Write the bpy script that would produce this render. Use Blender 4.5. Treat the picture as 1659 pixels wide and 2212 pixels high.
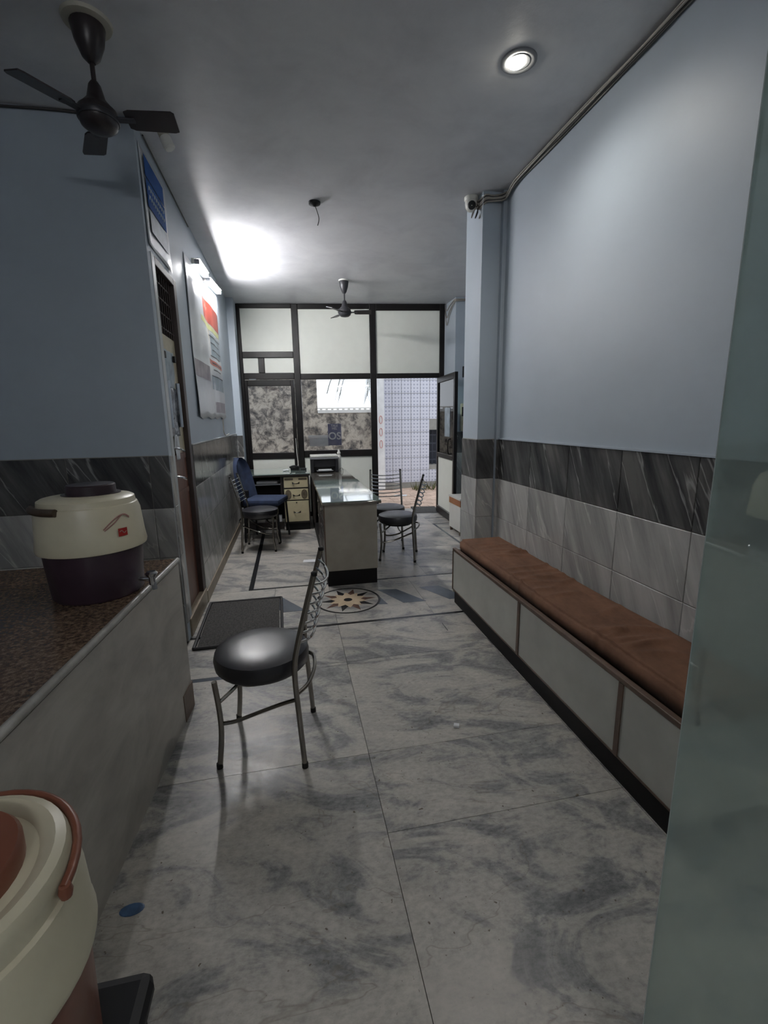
import bpy, bmesh, math, random
from mathutils import Vector, Matrix
random.seed(7)
PI = math.pi
for o in list(bpy.data.objects): bpy.data.objects.remove(o)
S = bpy.context.scene
COL = S.collection

# ------------------------------------------------------------------ camera
F_PX, YAW, PITCH, ROLL, CAM_H = 984.34, 0.19807, 0.19996, -0.015775, 1.45
fw = Vector((math.sin(YAW)*math.cos(PITCH), math.cos(YAW)*math.cos(PITCH), -math.sin(PITCH)))
r0 = Vector((math.cos(YAW), -math.sin(YAW), 0)); u0 = r0.cross(fw)
rr = math.cos(ROLL)*r0 + math.sin(ROLL)*u0; uu = -math.sin(ROLL)*r0 + math.cos(ROLL)*u0
cam = bpy.data.objects.new('camera', bpy.data.cameras.new('camera')); COL.objects.link(cam)
cam.matrix_world = Matrix(((rr.x, uu.x, -fw.x, 0), (rr.y, uu.y, -fw.y, 0), (rr.z, uu.z, -fw.z, CAM_H), (0, 0, 0, 1)))
cam.data.sensor_fit = 'HORIZONTAL'; cam.data.sensor_width = 36; cam.data.lens = F_PX/1659*36
cam.data.clip_start = 0.02
S.camera = cam

# ------------------------------------------------------------------ world, lights, exposure
SKY, TUBE, DOWN, EXPO = .40, 92.0, 14.0, 2.0
w = bpy.data.worlds.new('overcast_sky'); S.world = w; w.use_nodes = True
w.node_tree.nodes['Background'].inputs[0].default_value = (0.86, 0.92, 1.0, 1)
w.node_tree.nodes['Background'].inputs[1].default_value = SKY
S.view_settings.view_transform = 'Standard'; S.view_settings.look = 'None'
S.view_settings.exposure = EXPO; S.view_settings.gamma = 1; S.view_settings.use_curve_mapping = False

# ------------------------------------------------------------------ helpers: materials
def lin(c):
    return tuple(((v/255)/12.92 if v/255 <= .04045 else ((v/255+.055)/1.055)**2.4) for v in c) + (1,)
MATS = {}
class NT:
    def __init__(s, name):
        s.m = bpy.data.materials.new(name); s.m.use_nodes = True; s.t = s.m.node_tree
        s.b = s.t.nodes['Principled BSDF']; MATS[name] = s.m
    def n(s, ty, **kw):
        nd = s.t.nodes.new(ty)
        for k, v in kw.items(): setattr(nd, k, v)
        return nd
    def l(s, a, b): s.t.links.new(a, b)
    def coord(s, world=False, rnd=0.0, rot=(0, 0, 0), scale=(1, 1, 1)):
        src = s.n('ShaderNodeNewGeometry').outputs['Position'] if world else s.n('ShaderNodeTexCoord').outputs['Object']
        if rnd:
            oi = s.n('ShaderNodeObjectInfo'); mu = s.n('ShaderNodeMath', operation='MULTIPLY'); mu.inputs[1].default_value = rnd
            s.l(oi.outputs['Random'], mu.inputs[0]); ad = s.n('ShaderNodeVectorMath', operation='ADD')
            s.l(src, ad.inputs[0]); s.l(mu.outputs[0], ad.inputs[1]); src = ad.outputs[0]
        if any(rot):
            m0 = s.n('ShaderNodeMapping'); m0.inputs['Rotation'].default_value = rot; s.l(src, m0.inputs[0]); src = m0.outputs[0]
        mp = s.n('ShaderNodeMapping'); mp.inputs['Scale'].default_value = scale
        s.l(src, mp.inputs[0]); return mp.outputs[0]
    def noise(s, vec, scale, detail=4, rough=.55, dist=0.0):
        nd = s.n('ShaderNodeTexNoise'); nd.inputs['Scale'].default_value = scale; nd.inputs['Detail'].default_value = detail
        nd.inputs['Roughness'].default_value = rough; nd.inputs['Distortion'].default_value = dist
        s.l(vec, nd.inputs['Vector']); return nd.outputs['Fac']
    def ramp(s, fac, stops):
        r = s.n('ShaderNodeValToRGB'); e = r.color_ramp.elements
        while len(e) < len(stops): e.new(.5)
        for i, (p, c) in enumerate(stops):
            e[i].position = p; e[i].color = c if len(c) == 4 else lin(c)
        s.l(fac, r.inputs[0]); return r.outputs[0]
    def mix(s, a, b, fac, mode='MIX'):
        m = s.n('ShaderNodeMix', data_type='RGBA', blend_type=mode)
        for sock, v in ((m.inputs[0], fac), (m.inputs[6], a), (m.inputs[7], b)):
            if isinstance(v, (int, float)): sock.default_value = v
            elif isinstance(v, tuple): sock.default_value = v if len(v) == 4 else lin(v)
            else: s.l(v, sock)
        return m.outputs[2]
    def fin(s, col=None, rough=.5, metal=0, bump=None, bstr=.2, bdist=.01, spec=None, coat=0):
        b = s.b
        if col is not None:
            if isinstance(col, tuple): b.inputs['Base Color'].default_value = col if len(col) == 4 else lin(col)
            else: s.l(col, b.inputs['Base Color'])
        if isinstance(rough, (int, float)): b.inputs['Roughness'].default_value = rough
        else: s.l(rough, b.inputs['Roughness'])
        b.inputs['Metallic'].default_value = metal
        if coat: b.inputs['Coat Weight'].default_value = coat; b.inputs['Coat Roughness'].default_value = .05
        if spec is not None: b.inputs['Specular IOR Level'].default_value = spec
        if bump is not None:
            bp = s.n('ShaderNodeBump'); bp.inputs['Strength'].default_value = bstr; bp.inputs['Distance'].default_value = bdist
            s.l(bump, bp.inputs['Height']); s.l(bp.outputs[0], b.inputs['Normal'])
        return s.m
def plain(name, col, rough=.5, metal=0, var=.12, scale=8, **kw):
    t = NT(name); v = t.coord(world=False, rnd=5)
    f = t.noise(v, scale, 4)
    c = lin(col); dark = tuple(x*(1-var) for x in c[:3])+(1,); light = tuple(min(1, x*(1+var)) for x in c[:3])+(1,)
    return t.fin(t.ramp(f, [(.3, dark), (.7, light)]), rough, metal, **kw)
def emit(name, col, strength):
    t = NT(name); t.b.inputs['Base Color'].default_value = lin(col); t.b.inputs['Emission Color'].default_value = lin(col)
    t.b.inputs['Emission Strength'].default_value = strength; return t.m
def glass(name, tint=(1, 1, 1, 1), refl=.10, rough=.0):
    t = NT(name); t.t.nodes.remove(t.b); out = t.t.nodes['Material Output']
    tr = t.n('ShaderNodeBsdfTransparent'); tr.inputs[0].default_value = tint
    gl = t.n('ShaderNodeBsdfGlossy'); gl.inputs['Roughness'].default_value = rough
    fr = t.n('ShaderNodeFresnel'); fr.inputs[0].default_value = 1.5
    mx = t.n('ShaderNodeMixShader'); t.l(fr.outputs[0], mx.inputs[0]); t.l(tr.outputs[0], mx.inputs[1]); t.l(gl.outputs[0], mx.inputs[2])
    t.l(mx.outputs[0], out.inputs[0]); return t.m

def wallpaint(name, col, rough):
    t = NT(name); v = t.coord(world=True)
    f = t.noise(v, 1.3, 5, .6); g = t.noise(v, 9, 3)
    c = lin(col)
    base = t.ramp(f, [(.25, tuple(x*.9 for x in c[:3])+(1,)), (.75, c)])
    return t.fin(base, rough, bump=g, bstr=.12, bdist=.004)
wallpaint('blue_paint', (172, 183, 193), .5)
t = NT('ceiling_paint'); v = t.coord(world=True); f = t.noise(v, 2.2, 6, .65, .4); g = t.noise(v, 14, 5, .6)
t.fin(t.ramp(f, [(.3, (190, 191, 195)), (.55, (206, 207, 210)), (.75, (214, 215, 217))]), .42, bump=g, bstr=.25, bdist=.006)

TILT = 25
def tile_mat(name, lo, mid, hi, vein, veinamt):
    t = NT(name)
    v = t.coord(rnd=9, rot=(0, math.radians(TILT), 0), scale=(8, 1, .9))
    f = t.noise(v, 1.0, 7, .62, .35)
    base = t.ramp(f, [(.36, lo), (.5, mid), (.64, hi)])
    v2 = t.coord(rnd=17, rot=(0, math.radians(TILT*1.15), 0), scale=(5.5, 1, .75)); n2 = t.noise(v2, 1.0, 5, .5, .25)
    ridge = t.ramp(n2, [(.488, (0, 0, 0, 1)), (.5, (1, 1, 1, 1)), (.512, (0, 0, 0, 1))])
    mu = t.n('ShaderNodeMath', operation='MULTIPLY'); mu.inputs[1].default_value = veinamt
    t.l(ridge, mu.inputs[0])
    return t.fin(t.mix(base, vein, mu.outputs[0]), .16, spec=.5)
tile_mat('tile_light', (142, 142, 141), (168, 167, 164), (184, 183, 180), (205, 204, 200), .6)
tile_mat('tile_dark', (48, 49, 51), (78, 78, 78), (104, 103, 101), (160, 160, 158), .7)
plain('grout', (140, 138, 132), .8)

t = NT('marble_floor')
v = t.coord(world=True, rnd=23, rot=(0, 0, math.radians(14)), scale=(1.2, 2.4, 1))
a = t.noise(v, 1.9, 9, .64, 1.3); fine = t.noise(t.coord(world=True, scale=(1, 1.6, 1)), 38, 5, .7)
base = t.ramp(a, [(.34, (66, 69, 75)), (.44, (106, 107, 109)), (.51, (158, 154, 147)), (.68, (182, 177, 167))])
base = t.mix(base, t.ramp(fine, [(.3, (96, 93, 88)), (.6, (206, 203, 196))]), .27)
spk = t.ramp(t.noise(t.coord(world=True, rnd=3), 60, 2), [(.70, (0, 0, 0, 1)), (.76, (1, 1, 1, 1))])
base = t.mix(base, (96, 86, 74), spk)
cr = t.noise(t.coord(world=True, rnd=31, rot=(0, 0, .2), scale=(.6, 1.6, 1)), 1.3, 5, .55, .6)
crk = t.ramp(cr, [(.497, (0, 0, 0, 1)), (.5, (.4, .4, .4, 1)), (.503, (0, 0, 0, 1))])
base = t.mix(base, (104, 92, 76), crk)
t.fin(base, t.ramp(fine, [(.3, (.28, .28, .28, 1)), (.7, (.42, .42, .42, 1))]), spec=.45)
plain('floor_joint', (92, 90, 86), .7)
plain('inlay_black', (34, 35, 38), .25); plain('inlay_slate', (74, 82, 92), .25, var=.2)
plain('inlay_tan', (196, 176, 150), .25, var=.15); plain('inlay_brown', (96, 74, 66), .25, var=.35, scale=30)
plain('black_frame', (17, 14, 14), .4, var=.2, spec=.3); plain('cream_board', (226, 229, 220), .45, var=.02)
glass('clear_glass'); glass('tinted_glass', (.80, .9, .88, 1))
plain('laminate_grey', (176, 176, 168), .38, var=.10, scale=5)
plain('kick_black', (16, 15, 16), .6, spec=.25); plain('wood_edge', (92, 74, 62), .4, var=.25, scale=20)
plain('steel', (150, 146, 140), .22, 1, var=.15); plain('chrome', (205, 207, 210), .10, 1, var=.03)
plain('black_vinyl', (26, 26, 32), .36, var=.2, spec=.8)
plain('rubber', (16, 16, 16), .7)
t = NT('brown_velvet'); v = t.coord(); f = t.noise(v, 30, 5, .7); g = t.noise(t.coord(rot=(0, 0, .3), scale=(3, 1, 1)), 4, 4)
t.fin(t.mix(t.ramp(f, [(.3, (94, 64, 46)), (.7, (122, 86, 64))]), t.ramp(g, [(.35, (84, 56, 38)), (.7, (128, 90, 66))]), .5), .85, bump=g, bstr=.4, bdist=.01)
t = NT('brown_granite'); v = t.coord(world=True); f = t.noise(v, 75, 4, .75); g = t.noise(v, 6, 4)
t.fin(t.mix(t.ramp(f, [(.36, (44, 36, 31)), (.5, (98, 80, 66)), (.64, (150, 130, 110))]), t.ramp(g, [(.3, (70, 58, 50)), (.7, (120, 98, 82))]), .35), .2)
t = NT('counter_panel'); v = t.coord(world=True, scale=(1, 1.4, 3)); f = t.noise(v, 2.4, 8, .65, .5)
t.fin(t.ramp(f, [(.3, (146, 141, 134)), (.55, (170, 166, 158)), (.75, (184, 180, 172))]), .3)
plain('stone_lip', (150, 148, 142), .35, var=.2, scale=20)
plain('jug_cream', (204, 197, 172), .35, var=.06); plain('jug_purple', (58, 44, 54), .35); plain('jug_purple_dark', (48, 36, 42), .4)
plain('jug_brown', (124, 76, 58), .35, var=.12); plain('jug_handle_brown', (74, 60, 48), .45)
plain('decal_faded', (206, 150, 146), .7); plain('decal_red', (160, 40, 36), .4, var=.02); plain('decal_pink', (172, 128, 120), .5); plain('decal_blue', (62, 92, 128), .45, var=.35, scale=30)
plain('decal_green', (72, 92, 80), .45, var=.3); plain('white_plastic', (206, 206, 200), .4, var=.04)
plain('black_plastic', (24, 25, 28), .5, spec=.35); plain('grey_plastic', (120, 122, 126), .4)
plain('fan_brown', (44, 38, 40), .35, var=.2); plain('fan_steel', (58, 58, 62), .4, .2); plain('ring_cream', (170, 166, 152), .5)
plain('cable_grey', (150, 146, 138), .55, var=.3, scale=3); plain('cable_dark', (58, 56, 56), .6)
plain('blue_cloth', (36, 48, 74), .9, var=.25, scale=14); plain('drawer_cream', (188, 178, 146), .4, var=.08)
plain('drawer_print', (88, 78, 62), .5, var=.4, scale=30); plain('desk_dark', (40, 34, 32), .4, var=.2)
t = NT('desk_laminate'); v = t.coord(world=True, scale=(1, 1, 1)); f = t.noise(v, 4, 6); 
t.fin(t.ramp(f, [(.3, (138, 132, 122)), (.7, (160, 155, 144))]), .45)
t = NT('desk_top'); f = t.noise(t.coord(world=True, rot=(0, 0, .5), scale=(6, 1, 1)), 3, 5, .6)
t.fin(t.ramp(f, [(.3, (96, 92, 86)), (.7, (134, 130, 122))]), .06, coat=1)
t = NT('glass_top'); t.fin(t.ramp(t.noise(t.coord(), 5), [(.3, (120, 138, 134)), (.7, (150, 166, 160))]), .05, coat=1)
plain('glass_edge', (196, 208, 204), .3)
t = NT('rug_rubber'); f = t.noise(t.coord(scale=(1, .4, 1)), 90, 4, .7)
t.fin(t.ramp(f, [(.35, (34, 33, 32)), (.65, (70, 68, 65))]), .85, bump=f, bstr=.8, bdist=.006)
plain('rug_edge', (38, 38, 40), .6)
t = NT('door_wood'); f = t.noise(t.coord(world=True, scale=(8, 8, .7)), 3, 5, .6)
t.fin(t.ramp(f, [(.3, (84, 54, 44)), (.7, (128, 88, 72))]), .4)
plain('door_cream', (186, 176, 150), .45, var=.12); plain('jamb_white', (176, 180, 180), .4, var=.08)
plain('frame_brown', (58, 46, 42), .5, var=.2); plain('skirt_stone', (136, 124, 106), .45, var=.2)
t = NT('foil'); f = t.noise(t.coord(scale=(1, 1, 1)), 16, 5, .6, 1.5)
t.fin(t.ramp(f, [(.35, (88, 92, 100)), (.55, (150, 154, 160)), (.7, (200, 202, 204))]), .18, .45, bump=f, bstr=.9, bdist=.02)
plain('paper', (214, 216, 218), .6, var=.03); plain('banner_white', (196, 200, 204), .28, var=.06)
plain('banner_blue', (34, 84, 150), .7, var=.12, spec=.2); plain('banner_text', (190, 205, 216), .5); plain('banner_dark', (62, 66, 72), .5)
plain('banner_red', (178, 74, 60), .35, var=.35, scale=5); plain('banner_cream', (186, 178, 164), .4, var=.35, scale=16); plain('banner_yellow', (196, 200, 140), .35)
plain('banner_mauve', (136, 126, 134), .4, var=.35, scale=9); plain('banner_teal', (138, 152, 162), .4, var=.3, scale=12)
t = NT('mould_wall'); v = t.coord(world=True); f = t.noise(v, 5.5, 10, .74, .35); g = t.noise(v, 1.3, 5)
f2 = t.mix(t.ramp(f, [(.36, (58, 58, 60)), (.46, (126, 121, 116)), (.54, (190, 183, 172)), (.7, (218, 212, 202))]), t.ramp(g, [(.35, (70, 70, 74)), (.65, (205, 196, 180))]), .3, 'MULTIPLY')
t.fin(f2, .9, bump=f, bstr=.6, bdist=.03)
t = NT('flower_tile'); tc = t.coord(rot=(0, math.radians(45), 0), scale=(1, 1, 1)); sp = t.n('ShaderNodeSeparateXYZ'); t.l(tc, sp.inputs[0])
prod = None
for ax in (0, 2):
    m1 = t.n('ShaderNodeMath', operation='MULTIPLY'); m1.inputs[1].default_value = 62; t.l(sp.outputs[ax], m1.inputs[0])
    m2 = t.n('ShaderNodeMath', operation='SINE'); t.l(m1.outputs[0], m2.inputs[0])
    if prod is None: prod = m2
    else:
        m3 = t.n('ShaderNodeMath', operation='MULTIPLY'); t.l(prod.outputs[0], m3.inputs[0]); t.l(m2.outputs[0], m3.inputs[1]); prod = m3
t.fin(t.ramp(prod.outputs[0], [(.25, (196, 196, 206)), (.75, (150, 152, 168))]), .3)
plain('paver', (196, 170, 152), .9, var=.25, scale=4); plain('white_post', (222, 222, 222), .7, var=.08); plain('dirt', (150, 128, 108), .95, var=.3)
plain('grille_dark', (44, 48, 60), .6); plain('weed_green', (96, 98, 62), .8, var=.3); plain('building_white', (225, 225, 222), .8, var=.05)
plain('poster_blue', (120, 122, 152), .6, var=.25); plain('frond', (104, 110, 104), .7); plain('trunk', (110, 98, 84), .9)
emit('tube_glow', (250, 249, 250), TUBE); emit('fill_tube_glow', (250, 249, 250), TUBE*.36); emit('lamp_glow', (255, 248, 232), DOWN)  # the dimmer tube glow serves the added fill tube behind the camera
t = NT('hazy_glass')      # greenish mirror-like glass door leaf
t.t.nodes.remove(t.b); out = t.t.nodes['Material Output']
hz = t.ramp(t.noise(t.coord(world=True, scale=(1, 1, .5)), 3, 5), [(.3, (208, 220, 215)), (.7, (224, 233, 229))])
df = t.n('ShaderNodeBsdfDiffuse'); t.l(hz, df.inputs[0]); tl = t.n('ShaderNodeBsdfTranslucent'); t.l(hz, tl.inputs[0])
m0 = t.n('ShaderNodeMixShader'); m0.inputs[0].default_value = .2; t.l(df.outputs[0], m0.inputs[1]); t.l(tl.outputs[0], m0.inputs[2])
gl = t.n('ShaderNodeBsdfGlossy'); gl.inputs['Roughness'].default_value = .015; gl.inputs[0].default_value = (.86, .95, .92, 1)
tp_ = t.n('ShaderNodeBsdfTransparent'); tp_.inputs[0].default_value = (.92, .985, .965, 1)
m1 = t.n('ShaderNodeMixShader'); m1.inputs[0].default_value = .58; t.l(m0.outputs[0], m1.inputs[1]); t.l(tp_.outputs[0], m1.inputs[2])
mx = t.n('ShaderNodeMixShader'); mx.inputs[0].default_value = .24
t.l(m1.outputs[0], mx.inputs[1]); t.l(gl.outputs[0], mx.inputs[2]); t.l(mx.outputs[0], out.inputs[0])

# ------------------------------------------------------------------ helpers: geometry
class MB:
    def __init__(s, xf=None): s.v = []; s.f = []; s.xf = xf
    def add(s, vs, fs):
        k = len(s.v)
        s.v += [tuple(s.xf @ Vector(p)) if s.xf else tuple(p) for p in vs]; s.f += [tuple(i+k for i in f) for f in fs]; return s
    def box(s, x0, x1, y0, y1, z0, z1, bv=0):
        if bv <= 0:
            return s.add([(x, y, z) for z in (z0, z1) for y in (y0, y1) for x in (x0, x1)],
                         [(0, 2, 3, 1), (4, 5, 7, 6), (0, 1, 5, 4), (2, 6, 7, 3), (0, 4, 6, 2), (1, 3, 7, 5)])
        bm = bmesh.new(); bmesh.ops.create_cube(bm, size=1)
        for vv in bm.verts: vv.co = ((x0+x1)/2+vv.co.x*(x1-x0), (y0+y1)/2+vv.co.y*(y1-y0), (z0+z1)/2+vv.co.z*(z1-z0))
        bmesh.ops.bevel(bm, geom=bm.edges[:], offset=bv, segments=2, affect='EDGES', profile=.5)
        bm.verts.index_update()
        s.add([vv.co[:] for vv in bm.verts], [[vv.index for vv in f.verts] for f in bm.faces]); bm.free(); return s
    def prism(s, poly, z0, z1):
        n = len(poly); a = sum(poly[i][0]*poly[(i+1) % n][1]-poly[(i+1) % n][0]*poly[i][1] for i in range(n))
        if a < 0: poly = poly[::-1]
        vs = [(x, y, z0) for x, y in poly]+[(x, y, z1) for x, y in poly]
        return s.add(vs, [tuple(range(n-1, -1, -1)), tuple(range(n, 2*n))]+[(i, (i+1) % n, n+(i+1) % n, n+i) for i in range(n)])
    def tube(s, pts, r, n=8, closed=False):
        P = [Vector(p) for p in pts]; R = r if isinstance(r, (list, tuple)) else [r]*len(P); m = len(P); vs = []; up = None
        for i in range(m):
            a = P[i-1] if (i > 0 or closed) else P[i]; b = P[(i+1) % m] if (i < m-1 or closed) else P[i]
            tg = (b-a).normalized()
            if up is None:
                up = tg.orthogonal().normalized()
            up = (up - tg*up.dot(tg)).normalized(); sd = tg.cross(up)
            for k in range(n):
                q = 2*PI*k/n; vs.append(P[i]+(up*math.cos(q)+sd*math.sin(q))*R[i])
        fs = []
        for i in range(m if closed else m-1):
            j = (i+1) % m
            for k in range(n): fs.append((i*n+k, i*n+(k+1) % n, j*n+(k+1) % n, j*n+k))
        if not closed: fs += [tuple(range(n-1, -1, -1)), tuple(range((m-1)*n, m*n))]
        return s.add(vs, fs)
    def lathe(s, prof, n=32, c=(0, 0, 0), sx=1, sy=1):
        vs = []; fs = []
        for r, z in prof:
            for k in range(n): vs.append((c[0]+sx*r*math.cos(2*PI*k/n), c[1]+sy*r*math.sin(2*PI*k/n), c[2]+z))
        m = len(prof)
        for i in range(m-1):
            for k in range(n): fs.append((i*n+k, i*n+(k+1) % n, (i+1)*n+(k+1) % n, (i+1)*n+k))
        fs += [tuple(range(n-1, -1, -1)), tuple(range((m-1)*n, m*n))]
        return s.add(vs, fs)
    def mesh(s, name, mat, smooth=False):
        me = bpy.data.meshes.new(name); me.from_pydata(s.v, [], s.f); me.materials.append(MATS[mat]); me.validate()
        bm = bmesh.new(); bm.from_mesh(me); bmesh.ops.recalc_face_normals(bm, faces=bm.faces[:]); bm.to_mesh(me); bm.free()
        if smooth:
            me.polygons.foreach_set('use_smooth', [True]*len(me.polygons))
            try: me.set_sharp_from_angle(angle=math.radians(40))
            except Exception: pass
        return me
    def build(s, name, mat, parent=None, smooth=False):
        o = bpy.data.objects.new(name, s.mesh(name, mat, smooth)); COL.objects.link(o)
        if parent: o.parent = parent
        return o
def spline(pts, n=6):
    P = [Vector(p) for p in pts]; out = []
    for i in range(len(P)-1):
        p0 = P[max(i-1, 0)]; p1 = P[i]; p2 = P[i+1]; p3 = P[min(i+2, len(P)-1)]
        for k in range(n):
            q = k/n
            out.append(.5*((2*p1)+(p2-p0)*q+(2*p0-5*p1+4*p2-p3)*q*q+(3*p1-p0-3*p2+p3)*q**3))
    return out+[P[-1]]
def tag(o, label, cat, group=None, kind=None):
    o['label'] = label; o['category'] = cat
    if group: o['group'] = group
    if kind: o['kind'] = kind
    return o
def empty(name, loc=(0, 0, 0), rz=0):
    o = bpy.data.objects.new(name, None); COL.objects.link(o); o.location = loc; o.rotation_euler = (0, 0, rz); o.empty_display_size = .05; return o
def copy_tree(o, parent=None):
    c = o.copy(); COL.objects.link(c); c.parent = parent
    for ch in [x for x in bpy.data.objects if x.parent == o]: copy_tree(ch, c)
    return c
def text(name, body, size, mat, parent, M, mirror=False):
    cu = bpy.data.curves.new(name, 'FONT'); cu.body = body; cu.size = size; cu.extrude = .0008; cu.offset = size*.018; cu.align_x = 'CENTER'; cu.align_y = 'CENTER'
    tmp = bpy.data.objects.new(name, cu); COL.objects.link(tmp); bpy.context.view_layer.update()
    me = bpy.data.meshes.new_from_object(tmp.evaluated_get(bpy.context.evaluated_depsgraph_get())); bpy.data.objects.remove(tmp)
    me.transform(Matrix.Diagonal((-1, 1, 1, 1)) if mirror else Matrix.Identity(4)); me.transform(M)
    me.materials.clear(); me.materials.append(MATS[mat])
    o = bpy.data.objects.new(name, me); COL.objects.link(o); o.parent = parent; return o

# ------------------------------------------------------------------ the setting
CEIL, XR, XL, YD, XN = 3.08, 1.66, -.745, 3.06, -2.4
FA = Vector((1.256, 6.906, 0)); FD = Vector((.992, -.127, 0)).normalized(); FN = Vector((FD.y, -FD.x, 0))   # FN points into the room
FX = Matrix(((FD.x, -FN.x, 0, FA.x), (FD.y, -FN.y, 0, FA.y), (0, 0, 1, 0), (0, 0, 0, 1)))                       # local x along facade, y outwards
def struct(o, label, cat): return tag(o, label, cat, kind='structure')

TM = {}
def tile_mesh(wd, ht, mat, th=.008, g=.0015):
    k = (round(wd, 3), round(ht, 3), mat)
    if k not in TM:
        b = .0025; x0, x1, z0, z1 = g, wd-g, g, ht-g
        vs = [(x0, 0, z0), (x1, 0, z0), (x1, 0, z1), (x0, 0, z1), (x0, -th+b*.6, z0), (x1, -th+b*.6, z0), (x1, -th+b*.6, z1), (x0, -th+b*.6, z1),
              (x0+b, -th, z0+b), (x1-b, -th, z0+b), (x1-b, -th, z1-b), (x0+b, -th, z1-b)]
        fs = [(0, 1, 5, 4), (1, 2, 6, 5), (2, 3, 7, 6), (3, 0, 4, 7), (4, 5, 9, 8), (5, 6, 10, 9), (6, 7, 11, 10), (7, 4, 8, 11), (8, 9, 10, 11), (3, 2, 1, 0)]
        TM[k] = MB().add(vs, fs).mesh('tile', mat)
    return TM[k]
def tiles(parent, org, rz, us, rows, name='tile'):
    """us: joint positions along the wall (viewer's right), rows: (z0, z1, material) from org."""
    d = Vector((math.cos(rz), math.sin(rz), 0))
    for z0, z1, m in rows:
        for a, b in zip(us[:-1], us[1:]):
            if b-a < .008: continue
            o = bpy.data.objects.new(name, tile_mesh(b-a, z1-z0, m)); COL.objects.link(o); o.parent = parent
            o.location = Vector((org[0], org[1], 0))+d*a+Vector((0, 0, z0)); o.rotation_euler = (0, 0, rz)
def bed(parent, org, rz, u0, u1, z0, z1):
    xf = Matrix.Translation((org[0], org[1], 0)) @ Matrix.Rotation(rz, 4, 'Z')
    MB(xf).box(u0, u1, -.004, .0, z0, z1).build('mortar', 'grout', parent)
ROWS = [(0, .32, 'tile_light'), (.32, .64, 'tile_light'), (.64, .96, 'tile_light'), (.96, 1.28, 'tile_dark')]
def joints(a, b, step, first):
    us = [a]; q = first
    while q < b-.01:
        if q > a+.01: us.append(q)
        q += step
    return us+[b]

# floor with its marble slabs and inlay
fl_ = MB().box(-2.6, 2.8, -2.6, 7.2, -.12, -.010).build('floor', 'floor_joint')
struct(fl_, 'polished grey veined marble floor with dark inlay strips', 'floor')
def slab(x0, x1, y0, y1, mat='marble_floor', name='slab', z=0.0):
    g = .0011
    return MB().box(x0+g, x1-g, y0+g, y1-g, -.012, z).build(name, mat, fl_)
xs_l = [-2.6, -1.5, -.745, .265]; xs_r = [.265, 1.219, 2.2, 2.8]
for a, b in zip(xs_l[:-1], xs_l[1:]):
    for c, d in zip([-2.6, -1.4, -.3, .72, 1.75], [-1.4, -.3, .72, 1.75, 2.52]): slab(a, b, c, d)
for a, b in zip(xs_r[:-1], xs_r[1:]):
    for c, d in zip([-2.6, -1.4, -.3, .42, 1.344, 1.75], [-1.4, -.3, .42, 1.344, 1.75, 2.52]): slab(a, b, c, d)
for a, b in [(-.745, .265), (.265, 1.219), (1.219, 2.8)]: slab(a, b, 2.555, 3.075)
slab(-.745, -.3, 2.52, 2.555, 'inlay_slate', 'inlay_strip'); slab(-.3, .265, 2.52, 2.555); slab(.265, 2.8, 2.52, 2.555)
slab(-.745, 2.8, 3.075, 3.105, 'inlay_black', 'inlay_strip')
for a, b in [(-.745, -.2), (-.2, .265), (.265, 1.0), (1.0, 1.9), (1.9, 2.8)]: slab(a, b, 3.105, 3.935)
slab(-.745, -.43, 3.935, 4.6); slab(-.745, -.43, 4.6, 5.7); slab(-.745, -.43, 5.7, 7.2)
slab(-.43, 1.9, 3.935, 3.965, 'inlay_black', 'inlay_strip'); slab(-.43, -.39, 3.965, 7.2, 'inlay_black', 'inlay_strip')
for a, b in [(-.39, .5), (.5, 1.2), (1.2, 1.9)]:
    for c, d in zip([3.965, 4.9, 5.95], [4.9, 5.95, 7.2]): slab(a, b, c, d)
slab(1.9, 1.93, 3.935, 6.0, 'inlay_slate', 'inlay_strip')
for c, d in [(3.935, 4.9), (4.9, 6.0)]: slab(1.93, 2.8, c, d)
slab(1.9, 2.8, 6.0, 6.02, 'inlay_black', 'inlay_strip'); slab(1.9, 2.8, 6.02, 6.36); slab(1.9, 2.8, 6.36, 6.38, 'inlay_black', 'inlay_strip'); slab(1.9, 2.8, 6.38, 7.2)
MC = (.394, 3.525)
md = MB().lathe([(.268, 0), (.268, .0012), (.25, .0012), (.25, 0)], 64, (MC[0], MC[1], 0)).build('medallion', 'inlay_black', fl_)
MB().lathe([(.249, 0), (.249, .0012)], 64, (MC[0], MC[1], 0)).build('medallion_field', 'marble_floor', md)
for k in range(10):
    a = 2*PI*k/10
    pet = [(.12*math.cos(a-.3), .12*math.sin(a-.3)), (.235*math.cos(a), .235*math.sin(a)), (.12*math.cos(a+.3), .12*math.sin(a+.3)), (.06*math.cos(a), .06*math.sin(a))]
    MB().prism([(MC[0]+x, MC[1]+y) for x, y in pet], 0, .0018).build('petal', 'inlay_black' if k % 2 else 'inlay_brown', md)
st = [((.165 if k % 2 == 0 else .105)*math.cos(2*PI*k/20+.31), (.165 if k % 2 == 0 else .105)*math.sin(2*PI*k/20+.31)) for k in range(20)]
vs = [(MC[0], MC[1], .0024)]+[(MC[0]+x, MC[1]+y, .0024) for x, y in st]
MB().add(vs, [(0, i+1, (i+1) % 20+1) for i in range(20)]).build('inner_star', 'inlay_tan', md)
MB().lathe([(.035, 0), (.035, .003)], 24, (MC[0], MC[1], 0)).build('centre_disc', 'inlay_black', md)
for pl in ([(.669, 3.693), (.835, 3.669), (1.013, 3.354), (.825, 3.361)], [(1.04, 3.67), (1.215, 3.66), (1.39, 3.345), (1.208, 3.347)],
           [(.655, 3.56), (.695, 3.363), (.60, 3.38)], [(-.30, 3.70), (-.137, 3.706), (.05, 3.39), (-.126, 3.395)]):
    MB().prism(pl, -.002, .001).build('inlay_lozenge', 'inlay_slate', fl_)

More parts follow.
